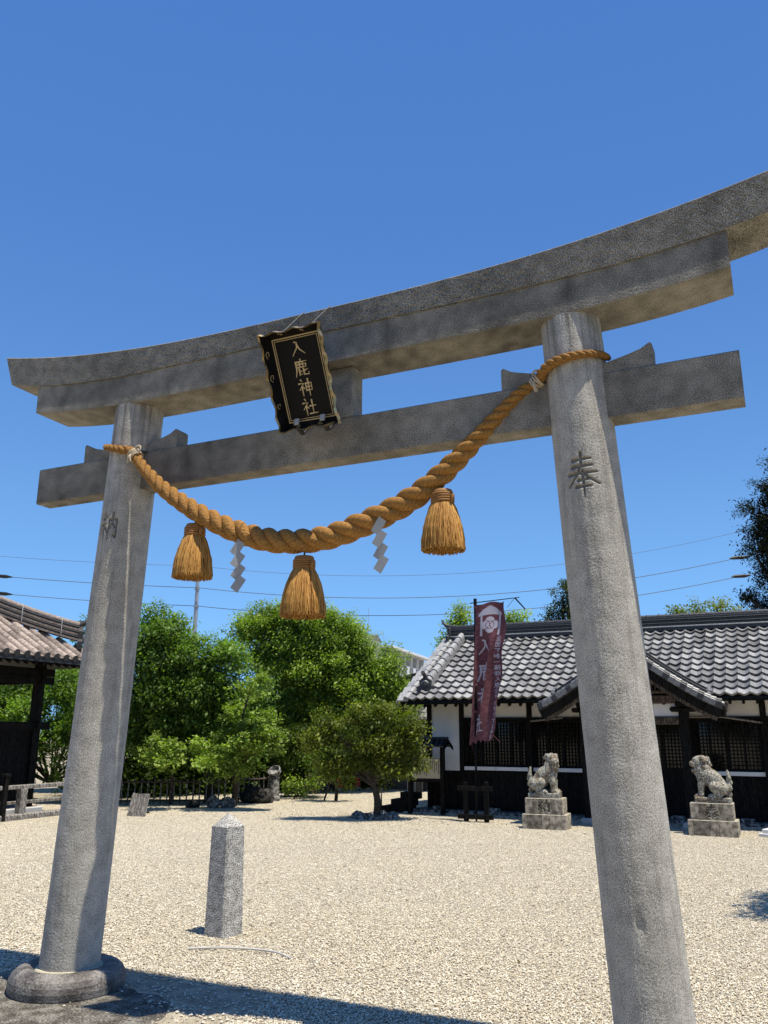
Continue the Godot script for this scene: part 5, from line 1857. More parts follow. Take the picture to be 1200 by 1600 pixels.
func banner():
	mat("banner_cloth", Color.WHITE, 0.85, {tex = banner_print(), spec = 0.2, two = true, backlight = Color(0.35, 0.3, 0.3)})
	var t := thing("shrine_banner", "tall ragged maroon banner with white crest and lettering on a black pole", "banner", Vector3(-2.86, 0, -11.05))
	var pole := MB.new()
	pole.tube(PackedVector3Array([Vector3(0, 0.02, 0), Vector3(0.02, 1.4, 0), Vector3(0.08, 4.16, 0)]), PackedFloat32Array([0.018, 0.022, 0.026]), 10)
	pole.rod(Vector3(0.08, 4.05, 0), Vector3(0.08, 4.18, 0), 0.034, 0.034, 10)
	obj("pole", pole, M.black_wood, t)
	var arm := MB.new()
	arm.rod(Vector3(-0.03, 4.095, 0), Vector3(0.95, 4.17, -0.12), 0.010, 0.008, 8)
	arm.rod(Vector3(0.86, 4.165, -0.11), Vector3(1.06, 3.93, -0.10), 0.016, 0.012, 8)
	arm.rod(Vector3(0.86, 4.165, -0.11), Vector3(0.70, 3.98, -0.09), 0.004, 0.004, 6)
	obj("cross_arm", arm, M.black_wood, t)
	var mb := MB.new()
	mb.has_uv = true
	var g := []
	var uvs := []
	var H := 2.66
	for j in 81:
		var v := j / 80.0
		var row := PackedVector3Array()
		var ur := PackedVector2Array()
		for i in 25:
			var u := i / 24.0
			var w := lerpf(0.64, 0.56, v)
			var y := 4.06 - v * H
			# the free side is blown and gathered into long folds; the foot swings left
			var swing := -0.13 * pow(v, 2.0)
			var f := smoothstep(0.16, 0.42, v) * smoothstep(1.05, 0.7, v)
			var ph := TAU * (u * 1.55 + v * 0.55)
			var x := 0.10 - 0.075 * v + swing + w * (u - 0.105 * f * sin(ph) * smoothstep(0.0, 0.25, u) - 0.06 * f * u)
			var z := 0.03 + 0.085 * f * cos(ph) * smoothstep(0.0, 0.2, u) + 0.03 * sin(u * 6.0 + v * 4.0) + 0.03 * sin(v * 13.0 - u * 4.0) * u + 0.10 * v * u
			if u > 0.78: x -= 0.06 * smoothstep(0.78, 1.0, u) * (0.5 + 0.5 * sin(v * 19.0 + 1.0))
			y += 0.035 * u * (1 - v) - 0.02 * sin(u * 9.0) * (1.0 if j == 0 else 0.3)
			if v > 0.9:
				var rag := 0.11 * u + 0.07 * fn.get_noise_2d(u * 5.0, 3.0)
				y += rag * (v - 0.9) * 10.0
			row.append(Vector3(x, y, z))
			ur.append(Vector2(u, v))
		g.append(row)
		uvs.append(ur)
	mb.surf(g, 1.0, null, uvs)
	obj("cloth", mb, M.banner_cloth, t)
	var tat := MB.new()
	tat.tube(smooth_path([Vector3(0.38, 1.60, 0.1), Vector3(0.46, 1.52, 0.12), Vector3(0.54, 1.44, 0.12)], 5), PackedFloat32Array([0.008, 0.004]), 5)
	tat.tube(smooth_path([Vector3(-0.04, 1.44, 0.02), Vector3(-0.045, 1.36, 0.02), Vector3(-0.02, 1.28, 0.02)], 5), PackedFloat32Array([0.009, 0.003]), 5)
	obj("loose_thread", tat, M.banner_cloth, t)
	for k in 6:
		var lp := MB.new()
		lp.lathe(Vector3(0.075 - k * 0.009, 4.0 - k * 0.5, 0), [Vector2(0.03, -0.025), Vector2(0.034, 0), Vector2(0.03, 0.025)], 10)
		obj("loop", lp, M.banner_cloth, t)
	var s := thing("banner_stand", "low black timber stand that holds the banner pole", "stand", Vector3(-2.86, 0, -11.05))
	for x in [-0.20, 0.20]:
		var p := MB.new()
		p.box(Vector3(x, 0.36, 0.0), Vector3(0.08, 0.70, 0.08), 0.006)
		p.prism(PackedVector2Array([Vector2(x - 0.03, 0.71), Vector2(x + 0.03, 0.71), Vector2(x, 0.73)]), -0.03, 0.03)
		obj("post", p, M.black_wood, s)
	for y in [0.10, 0.60]:
		var r := MB.new()
		r.box(Vector3(0.0, y, 0.055), Vector3(0.70, 0.085, 0.04), 0.005)
		obj("rail", r, M.black_wood, s)

# ------------------------------------------------------------------ notice board and the steps beside it
func notice_board():
	var t := thing("notice_board", "small roofed notice board with a buff text panel before the hall's left corner", "notice board", Vector3(-4.22, 0, -12.0))
	for x in [-0.385, 0.33]:
		var p := MB.new()
		p.box(Vector3(x, 0.72, 0), Vector3(0.085, 1.44, 0.085), 0.006)
		obj("post", p, M.black_wood, t)
	var panel := MB.new()
	panel.has_uv = true
	panel.box(Vector3(-0.027, 0.90, 0), Vector3(0.625, 0.40, 0.03), 0.004)
	obj("panel", panel, M.grey_wood, t)
	var sh := MB.new()
	sh.has_uv = true
	sh.quad_uv(Vector3(-0.325, 0.712, 0.018), Vector3(0.272, 0.712, 0.018), Vector3(0.272, 1.088, 0.018), Vector3(-0.325, 1.088, 0.018), Vector3(0, 0, 1), Vector2(0, 1), Vector2(1, 1), Vector2(1, 0), Vector2(0, 0))
	obj("text_sheet", sh, M.paper_board, t)
	var bm := MB.new()
	bm.box(Vector3(-0.027, 1.36, 0), Vector3(0.9, 0.06, 0.06), 0.005)
	bm.box(Vector3(-0.027, 0.66, 0), Vector3(0.70, 0.05, 0.05), 0.005)
	obj("cross_rail", bm, M.black_wood, t)
	var rf := MB.new()
	rf.bar(Vector3(-0.03, 1.475, -0.02), Vector3(-0.03, 1.335, 0.23), 0.94, 0.03, 0.004)
	rf.bar(Vector3(-0.03, 1.475, 0.02), Vector3(-0.03, 1.335, -0.23), 0.94, 0.03, 0.004)
	var roof := obj("roof", rf, M.tile_dark, t)
	for k in 9:
		var b := MB.new()
		var x := -0.47 + k * 0.11
		b.bar(Vector3(x, 1.497, 0.0), Vector3(x, 1.355, 0.235), 0.022, 0.018, 0.003)
		obj("batten", b, M.black_wood, roof)
	var rd := MB.new()
	rd.rod(Vector3(-0.52, 1.495, 0), Vector3(0.46, 1.495, 0), 0.032, 0.032, 12)
	obj("ridge", rd, M.tile_dark, roof)
	for x in [-0.52, 0.46]:
		var e := MB.new()
		e.prism(PackedVector2Array([Vector2(-0.26, 1.27), Vector2(-0.24, 1.33), Vector2(0, 1.47), Vector2(0.24, 1.33), Vector2(0.26, 1.27), Vector2(0, 1.40)]), -0.015, 0.015)
		var o := obj("bargeboard", e, M.black_wood, roof)
		o.rotation.y = PI / 2
		o.position = Vector3(x, 0, 0)
	var s := thing("black_steps", "black stepped timber block against the hall's left corner", "steps", Vector3(-4.86, 0, -12.35))
	for q in [[-0.17, 0.065, 0.60, 0.13, 0.52], [-0.03, 0.20, 0.42, 0.14, 0.50], [0.12, 0.34, 0.30, 0.15, 0.48]]:
		var b := MB.new()
		b.box(Vector3(q[0], q[1], 0), Vector3(q[2], q[3], q[4]), 0.006)
		obj("step", b, M.black_wood, s)
	var bin := thing("glazed_case", "grey glazed case standing on the black steps behind the notice board", "display case", Vector3(-4.60, 0.415, -12.35))
	var f := MB.new()
	f.box(Vector3(0, 0.17, 0), Vector3(0.32, 0.34, 0.22), 0.004)
	obj("back", f, M.grey_wall, bin)
	for x in [-0.165, 0.0, 0.165]:
		var m := MB.new()
		m.box(Vector3(x, 0.17, 0.115), Vector3(0.018, 0.34, 0.018), 0.002)
		obj("mullion", m, M.steel, bin)
	var tp := MB.new()
	tp.box(Vector3(0, 0.35, 0), Vector3(0.36, 0.02, 0.26), 0.004)
	obj("top", tp, M.steel, bin)

# ------------------------------------------------------------------ small things
func rock_mesh(r: Vector3, seed_: float, sharp := 0.35) -> MB:
	var mb := MB.new()
	var g := []
	for j in 13:
		var row := PackedVector3Array()
		var ph := lerpf(-PI / 2, PI / 2, j / 12.0)
		for i in 21:
			var th := TAU * i / 20.0
			var d := Vector3(cos(ph) * sin(th), sin(ph), cos(ph) * cos(th))
			var k := 1.0 + sharp * fn.get_noise_3d(d.x * 1.3 + seed_, d.y * 1.3, d.z * 1.3) + 0.12 * fn.get_noise_3d(d.x * 4 + seed_, d.y * 4, d.z * 4)
			row.append(d * r * k)
		row[20] = row[0]
		g.append(row)
	mb.surf(g, 1.0, null, null, true)
	return mb

func small_things():
	# stone post with a pyramid top
	var t := thing("stone_bollard", "speckled granite post with a pyramid top standing alone on the gravel", "stone post", Vector3(-1.79, 0, -1.62), -0.17)
	var a := 0.232
	var b := 0.205
	var mb := MB.new()
	var g := []
	var corner := 0.016
	for q in [[-0.03, a], [0.4, lerpf(a, b, 0.5)], [0.84, b]]:
		var h: float = q[1] / 2
		var row := []
		for c in [[-1, -1], [1, -1], [1, 1], [-1, 1]]:
			var p := Vector3(c[0] * h, q[0], c[1] * h)
			var nx := Vector3(-c[0] * corner, 0, 0)
			var nz := Vector3(0, 0, -c[1] * corner)
			if c[0] * c[1] > 0: row += [p + nz, p + nx]
			else: row += [p + nx, p + nz]
		g.append(row)
	for j in 2:
		for i in 8:
			var i2 := (i + 1) % 8
			var o: Vector3 = (g[j][i] + g[j][i2]) * 0.5
			o.y = 0
			mb.quad(g[j][i], g[j][i2], g[j + 1][i2], g[j + 1][i], o)
	for i in 8: mb.tri(g[2][i], g[2][(i + 1) % 8], Vector3(0, 0.945, 0), g[2][i] + Vector3(0, -0.4, 0))
	obj("post_stone", mb, M.granite, t)
	var hs := MB.new()
	hs.tube(smooth_path([Vector3(-1.74, 0.012, -1.10), Vector3(-1.53, 0.022, -1.19), Vector3(-1.28, 0.026, -1.25), Vector3(-1.06, 0.024, -1.26), Vector3(-0.90, 0.010, -1.21)], 8), PackedFloat32Array([0.0075]), 10)
	tag(obj("white_hose", hs, M.hose), "short length of whitish hose lying half buried in the gravel before the stone post", "hose")
	var sl := thing("stone_slab", "pale flat stone slabs at the right edge beyond the right lion dog", "stone slab", Vector3(2.30, 0, -11.0), -0.3)
	for k in 2:
		var m := MB.new()
		m.box(Vector3(0.05 * k, 0.03 + 0.062 * k, -0.03 * k), Vector3(0.62, 0.058, 0.34), 0.01)
		obj("slab", m, M.rail_white, sl)
	# stones round the small tree
	var r := RandomNumberGenerator.new()
	r.seed = 4
	for k in 9:
		var an := k * 0.7 + 0.3
		var m := rock_mesh(Vector3(r.randf_range(0.07, 0.15), r.randf_range(0.05, 0.10), r.randf_range(0.07, 0.12)), k * 3.1)
		var o := obj("rock", m, M.rock)
		o.position = Vector3(-4.86 + sin(an) * 0.40, 0.03, -10.85 + cos(an) * 0.30)
		o.rotation.y = an
		tag(o, "low rounded grey rock in the ring at the foot of the small round tree", "rock", "rocks round the foot of the small tree")
	for q in [[Vector3(-9.02, 0.10, -11.30), Vector3(0.14, 0.17, 0.12), 1.0, "pale upright boulder before the picket fence, left of the mottled one"], [Vector3(-8.72, 0.09, -11.42), Vector3(0.19, 0.14, 0.13), 5.0, "mottled black and white boulder beside the pale upright one"], [Vector3(-8.95, 0.12, -12.9), Vector3(0.42, 0.26, 0.28), 9.0, "large dark boulder under the trees right of the mottled one"], [Vector3(-9.45, 0.05, -11.15), Vector3(0.16, 0.09, 0.12), 13.0, "small flat brown stone left of the pale upright boulder"]]:
		var m := rock_mesh(q[1], q[2], 0.45)
		var o := obj("boulder", m, M.rock if q[2] < 8 else M.dark_rock)
		o.position = q[0]
		tag(o, q[3], "boulder")
	# bundle of slats standing on the gravel
	var sb := thing("slat_screen", "small weathered screen of upright slats standing on the gravel before the fence", "wooden screen", Vector3(-9.19, 0, -9.10), 0.10)
	for k in 6:
		var m := MB.new()
		m.bar(Vector3(-0.19 + k * 0.073, 0.0, 0.06), Vector3(-0.155 + k * 0.066, 0.42 + r.randf_range(-0.01, 0.015), -0.05), 0.062, 0.02, 0.004, Vector3.BACK)
		obj("slat", m, M.grey_wood, sb)
	for y in [0.08, 0.36]:
		var m := MB.new()
		m.box(Vector3(0, y, -0.05), Vector3(0.44, 0.04, 0.03), 0.004)
		obj("cross_rail", m, M.brown_wood, sb)
	# post with a round tub on top
	var ln := thing("stone_lantern", "mottled stone post with a round basin on top, between the two fences", "stone lantern", Vector3(-8.86, 0, -13.52))
	var ps := MB.new()
	ps.lathe(Vector3.ZERO, [Vector2(0.15, -0.02), Vector2(0.15, 0.1), Vector2(0.125, 0.14), Vector2(0.12, 0.5), Vector2(0.14, 0.55), Vector2(0, 0.56)], 14)
	obj("shaft", ps, M.rock, ln)
	var bs := MB.new()
	bs.lathe(Vector3(0, 0.68, 0.0), [Vector2(0, -0.10), Vector2(0.10, -0.10), Vector2(0.155, -0.03), Vector2(0.16, 0.06), Vector2(0.14, 0.07), Vector2(0.12, 0.0), Vector2(0, -0.04)], 20, Basis(Vector3.RIGHT, 0.7))
	obj("basin", bs, M.rock, ln)
	# red cloths behind the trees
	var reds := [[Vector3(-8.95, 0.25, -17.0), 0.24, 0.42, "red cloth bib hanging behind the trees, leftmost and largest"], [Vector3(-8.72, 0.24, -17.7), 0.18, 0.34, "orange-red cloth bib right of the largest red one"], [Vector3(-8.95, 0.33, -21.3), 0.20, 0.26, "small red cloth bib beside the thin stake"], [Vector3(-8.85, 0.33, -22.6), 0.18, 0.30, "farthest small red cloth bib nearest the notice board"]]
	for q in reds:
		var o := thing("red_bib", q[3], "cloth", q[0] * Vector3(1, 0, 1), 0.4, "red cloth bibs on the small stone figures")
		var m := MB.new()
		var w: float = q[1]
		var h: float = q[2]
		m.tube(PackedVector3Array([Vector3(0, q[0].y - h * 0.3, 0), Vector3(0, q[0].y, 0), Vector3(0, q[0].y + h * 0.5, 0)]), PackedFloat32Array([w * 0.52, w * 0.42, w * 0.2]), 12)
		obj("cloth", m, M.red_cloth, o)
		var f := MB.new()
		f.lathe(Vector3.ZERO, [Vector2(w * 0.55, -0.02), Vector2(w * 0.5, 0.12), Vector2(w * 0.4, q[0].y - h * 0.3)], 12)
		obj("body", f, M.rock, o)
		var hd := MB.new()
		hd.lathe(Vector3(0, q[0].y + h * 0.5, 0), [Vector2(w * 0.1, -0.02), Vector2(w * 0.3, 0.05), Vector2(w * 0.28, 0.12), Vector2(0, 0.19)], 12)
		obj("head", hd, M.rock, o)
	var stk := MB.new()
	stk.rod(Vector3(-5.55, 0.0, -12.6), Vector3(-5.55, 0.46, -12.6), 0.017, 0.015, 8)
	tag(obj("stake", stk, M.brown_wood), "thin brown stake in the gravel left of the black steps", "stake")
	var lit := MB.new()
	lit.colored = true
	for k in 900:
		var p := Vector3(r.randf_range(-9.0, 4.0), 0.016, r.randf_range(-11.5, 0.6))
		if k < 350: p = Vector3(-4.8 + r.randfn() * 1.6, 0.016, -10.6 + r.randfn() * 1.0)
		var d := Vector3(r.randfn(), r.randfn() * 0.15, r.randfn()).normalized() * r.randf_range(0.012, 0.028)
		var sd := d.cross(Vector3.UP).normalized() * d.length() * 0.4
		lit.col = [G(0.10, 1, 0.62, 0.35), G(0.05, 1, 0.7, 0.45), G(0.16, 1, 0.75, 0.35)][r.randi() % 3]
		lit.tri(p - d, p + sd + Vector3(0, 0.006, 0), p + d, Vector3.UP)
		lit.tri(p - d, p - sd + Vector3(0, 0.004, 0), p + d, Vector3.UP)
	tag(obj("leaf_litter", lit, M.leaf), "small dry fallen leaves scattered over the gravel", "leaf litter", "", "stuff")
	# sparse leafy tree outside the frame at right whose shade falls on the gravel
	tree("shade_tree", "tree beyond the right edge whose shadow reaches the gravel", "tree", "", Vector3(5.2, 0, -4.5), "3.45,3.7,-4.45,0.28 3.9,4.1,-4.2,0.7 4.4,4.4,-4.8,0.9 5.2,4.6,-4.3,0.9", 60, 0.075, [G(0.06, 0.6, 1, 0.25), G(0.09, 0.7, 1, 0.3)], 0.10, 0)

# ------------------------------------------------------------------ fences
func picket_fence(label: String, a: Vector3, b: Vector3, h: float):
	var t := thing("picket_fence", label, "fence", a)
	var d := b - a
	var n := int(d.length() / 0.14)
	for k in n + 1:
		var p := d * k / n
		var m := MB.new()
		var hh := h * rng.randf_range(0.92, 1.03)
		m.rod(p, p + Vector3(rng.randf_range(-0.01, 0.01), hh, rng.randf_range(-0.01, 0.01)), 0.018, 0.016, 7)
		obj("picket", m, M.grey_wood, t)
	for f in [0.16, 0.86]:
		for s in [-1.0, 1.0]:
			var m := MB.new()
			var o: Vector3 = Vector3(0, h * f, 0) + d.cross(Vector3.UP).normalized() * 0.03 * s
			m.rod(o, o + d, 0.021, 0.021, 7)
			obj("rail", m, M.brown_wood, t)
	for k in int(d.length() / 1.4) + 1:
		var m := MB.new()
		var p := d.normalized() * k * 1.4
		m.rod(p, p + Vector3(0, h * 1.12, 0), 0.045, 0.042, 9)
		obj("post", m, M.brown_wood, t)

func fences():
	picket_fence("low bamboo picket fence under the trees, from behind the left pillar to the boulders", Vector3(-11.6, 0, -10.85), Vector3(-9.35, 0, -12.2), 0.58)
	picket_fence("shorter bamboo picket fence between the dark boulder and the stone post", Vector3(-9.35, 0, -12.55), Vector3(-9.0, 0, -13.9), 0.60)
	picket_fence("farther picket fence behind the small leaning tree", Vector3(-9.25, 0, -14.7), Vector3(-9.15, 0, -17.6), 0.55)
	var t := thing("timber_rail", "weathered timber rail on short posts along the pavilion's stone sill", "railing", Vector3(-10.72, 0, 0))
	var sill := MB.new()
	sill.box(Vector3(-0.02, 0.05, -6.6), Vector3(0.22, 0.12, 4.6), 0.015)
	obj("sill", sill, M.grey_wood, t)
	for z in [-4.6, -5.9, -7.6, -8.8]:
		var p := MB.new()
		p.box(Vector3(-0.02, 0.33, z), Vector3(0.15, 0.46, 0.15), 0.01)
		obj("short_post", p, M.grey_wood, t)
	for z in [-7.13]:
		var p := MB.new()
		p.box(Vector3(0.05, 0.40, z), Vector3(0.09, 0.80, 0.09), 0.008)
		p.box(Vector3(0.05, 0.82, z), Vector3(0.12, 0.05, 0.12), 0.01)
		obj("tall_post", p, M.black_wood, t)
	var rl := MB.new()
	rl.box(Vector3(-0.02, 0.59, -6.7), Vector3(0.11, 0.075, 4.7), 0.01)
	obj("rail", rl, M.grey_wood, t)
	var lo := MB.new()
	lo.box(Vector3(-0.35, 0.28, -6.7), Vector3(0.05, 0.06, 4.4), 0.006)
	obj("lower_rail", lo, M.grey_wood, t)

# ------------------------------------------------------------------ poles and cables
func cables():
	var poles := [[Vector3(-33.0, 0, -17.8), 11.0, "steel utility pole beyond the pavilion at left, outside the frame"], [Vector3(-20.0, 0, -24.4), 8.05, "thin pale steel utility pole rising behind the left trees"], [Vector3(2.55, 0, -34.6), 8.8, "pale utility pole behind the dark conifer at right"]]
	for q in poles:
		var t := thing("utility_pole", q[2], "utility pole", q[0], 0, "utility poles that carry the cables")
		var m := MB.new()
		m.rod(Vector3.ZERO, Vector3(0, q[1], 0), 0.13, 0.075, 12)
		obj("shaft", m, M.steel, t)
		for y in [7.63, 6.86]:
			var b := MB.new()
			b.rod(Vector3(0, y, 0), Vector3(0.12, y, 0.14), 0.03, 0.03, 8)
			b.lathe(Vector3(0, y, 0), [Vector2(0.11, -0.05), Vector2(0.11, 0.05)], 12)
			obj("bracket", b, M.steel, t)
	# [left, middle pole, sag, right] for the three lines
	var runs := [["uppermost thin cable across the sky", Vector3(-33.0, 9.5, -17.6), Vector3(-19.8, 8.56, -24.05), Vector3(2.5, 10.3, -34.0), 1.15, 0.007], ["middle cable across the sky, with clamps near its ends", Vector3(-33.0, 8.7, -17.6), Vector3(-19.85, 7.64, -24.25), Vector3(2.5, 9.25, -34.4), 1.10, 0.0125], ["lowest cable across the sky, with clamps near its ends", Vector3(-33.0, 8.0, -17.7), Vector3(-19.92, 6.87, -24.40), Vector3(2.5, 8.45, -34.5), 1.05, 0.0125]]
	for q in runs:
		var t := thing("power_cable", q[0], "cable", Vector3.ZERO, 0, "cables strung behind the shrine")
		for s in 2:
			var a: Vector3 = q[1] if s == 0 else q[2]
			var b: Vector3 = q[2] if s == 0 else q[3]
			var sag: float = 0.18 if s == 0 else q[4]
			var pts := PackedVector3Array()
			for k in 41:
				var f := k / 40.0
				pts.append(a.lerp(b, f) - Vector3(0, sag * 4 * f * (1 - f), 0))
			var m := MB.new()
			m.tube(pts, PackedFloat32Array([q[5]]), 6)
			obj("line", m, M.wire, t)
			if q[5] > 0.010:
				var f := 0.43 if s == 0 else 0.952
				var c := a.lerp(b, f) - Vector3(0, sag * 4 * f * (1 - f), 0)
				var d := (b - a).normalized()
				var cl := MB.new()
				cl.tube(PackedVector3Array([c - d * 0.40, c - d * 0.25, c + d * 0.15, c + d * 0.45]), PackedFloat32Array([0.02, 0.07, 0.08, 0.02]), 8)
				obj("strain_clamp", cl, M.iron, t)

# ------------------------------------------------------------------ trees
var sprigs := {}

func sprig(leaf: float, kind: int) -> ArrayMesh:
	var key := "%d_%d" % [int(leaf * 1000), kind]
	if sprigs.has(key): return sprigs[key]
	var mb := MB.new()
	mb.colored = true
	var r := RandomNumberGenerator.new()
	r.seed = 17 + kind
	var n := 16 if kind != 1 else 26
	for i in n:
		var p := Vector3(r.randfn(), r.randfn() * (0.55 if kind == 2 else 0.8), r.randfn()) * leaf * 1.35
		var d := Vector3(r.randfn(), r.randfn() * 0.6 - 0.15, r.randfn()).normalized()
		var up := (Vector3.UP * 1.1 + Vector3(r.randfn(), r.randfn(), r.randfn()) * 0.55).normalized()
		var side := d.cross(up).normalized()
		up = side.cross(d).normalized()
		var L := leaf * r.randf_range(0.75, 1.25)
		var w := L * (0.28 if kind != 1 else 0.16)
		if kind == 2: w = L * 0.42
		var k := r.randf_range(0.75, 1.3)
		mb.col = Color(k, k, k * r.randf_range(0.8, 1.1))
		var mid := p + d * L * 0.45 - up * w * 0.25
		var tip := p + d * L - up * L * 0.12
		mb.tri(p, mid + side * w, tip, up)
		mb.tri(p, mid - side * w, tip, up)
		if kind == 2:
			# a lobed leaf: two more points
			mb.tri(mid, mid + side * w * 1.5 + d * L * 0.1, mid + d * w, up)
			mb.tri(mid, mid - side * w * 1.5 + d * L * 0.1, mid + d * w, up)
	sprigs[key] = mb.mesh(M.leaf)
	return sprigs[key]

func tree(called: String, label: String, category: String, group: String, at: Vector3, blobs: String, density: float, leaf: float, tints: Array, trunk_r: float, kind: int):
	var t := thing(called, label, category, at, 0, group)
	var r := RandomNumberGenerator.new()
	r.seed = hash(label) % 100000
	var xfs := []
	var cols := []
	var B := []
	var low := 99.0
	var mid := Vector3.ZERO
	for q in blobs.split(" "):
		var f = q.split_floats(",")
		B.append([Vector3(f[0], f[1], f[2]) - at, f[3]])
		mid += B[-1][0]
		low = minf(low, f[1] - f[3])
	mid /= B.size()
	# clumps grow on the blobs; leaves sit in the shell of each clump
	for b in B:
		var R: float = b[1]
		var nclump := maxi(6, int(R * R * 34))
		for c in nclump:
			var d := Vector3(r.randfn(), r.randfn() * 0.9 + 0.15, r.randfn()).normalized()
			var rc := R * r.randf_range(0.24, 0.42)
			var cc: Vector3 = b[0] + d * R * r.randf_range(0.30, 0.86)
			var tone := r.randf()
			var n := maxi(4, int(density * rc * rc * 5.0))
			for i in n:
				var e := Vector3(r.randfn(), r.randfn() * 0.75 + 0.25, r.randfn()).normalized()
				var p := cc + e * rc * pow(r.randf(), 0.4) * Vector3(1.15, 0.75, 1.15)
				if p.y + at.y < 0.05: continue
				var bs := Basis(Vector3.UP, r.randf() * TAU) * Basis(Vector3.RIGHT, r.randf_range(-0.5, 0.5))
				xfs.append(Transform3D(bs.scaled(Vector3.ONE * r.randf_range(0.6, 1.45)), p))
				cols.append((tints[0] as Color).lerp(tints[1], clampf(tone * 0.75 + r.randf() * 0.25, 0, 1)))
		# shoots that break the outline
		for i in int(R * R * 34):
			var d := Vector3(r.randfn(), r.randfn() * 0.8 + 0.4, r.randfn()).normalized()
			var reach := R * r.randf_range(0.95, 1.0 + 0.32 * r.randf())
			for k in 3:
				var p: Vector3 = b[0] + d * (reach - k * leaf * 0.9) + Vector3(r.randfn(), r.randfn(), r.randfn()) * leaf * 0.3
				if p.y + at.y < 0.05: continue
				xfs.append(Transform3D(Basis(Vector3.UP, r.randf() * TAU).scaled(Vector3.ONE * r.randf_range(0.45, 0.85)), p))
				cols.append((tints[0] as Color).lerp(tints[1], r.randf_range(0.3, 1.0)))
	var crown := multi("crown", sprig(leaf, kind), xfs, cols, t)
	tag(crown, "", "", "", "stuff")
	if trunk_r > 0.0:
		var tr := MB.new()
		var fork := Vector3(mid.x * 0.45, maxf(low - at.y + 0.1, (low - at.y) * 0.7 + mid.y * 0.25), mid.z * 0.45)
		var path := smooth_path([Vector3(0, -0.05, 0), Vector3(fork.x * 0.25 + 0.04, fork.y * 0.5, fork.z * 0.25), fork], 6)
		var rad := PackedFloat32Array()
		for i in path.size(): rad.append(trunk_r * (1.25 if i == 0 else 1.0) * lerpf(1.0, 0.72, float(i) / path.size()))
		tr.tube(path, rad, 12)
		obj("trunk", tr, M.bark, t)
		for b in B:
			var lm := MB.new()
			var e: Vector3 = b[0]
			var m2 := fork.lerp(e, 0.5) + Vector3(r.randfn() * 0.06, 0.06, r.randfn() * 0.06)
			var pa := smooth_path([fork - Vector3(0, 0.08, 0), m2, e], 5)
			var ra := PackedFloat32Array()
			for i in pa.size(): ra.append(trunk_r * lerpf(0.5, 0.12, float(i) / pa.size()))
			lm.tube(pa, ra, 7)
			obj("limb", lm, M.bark, t)

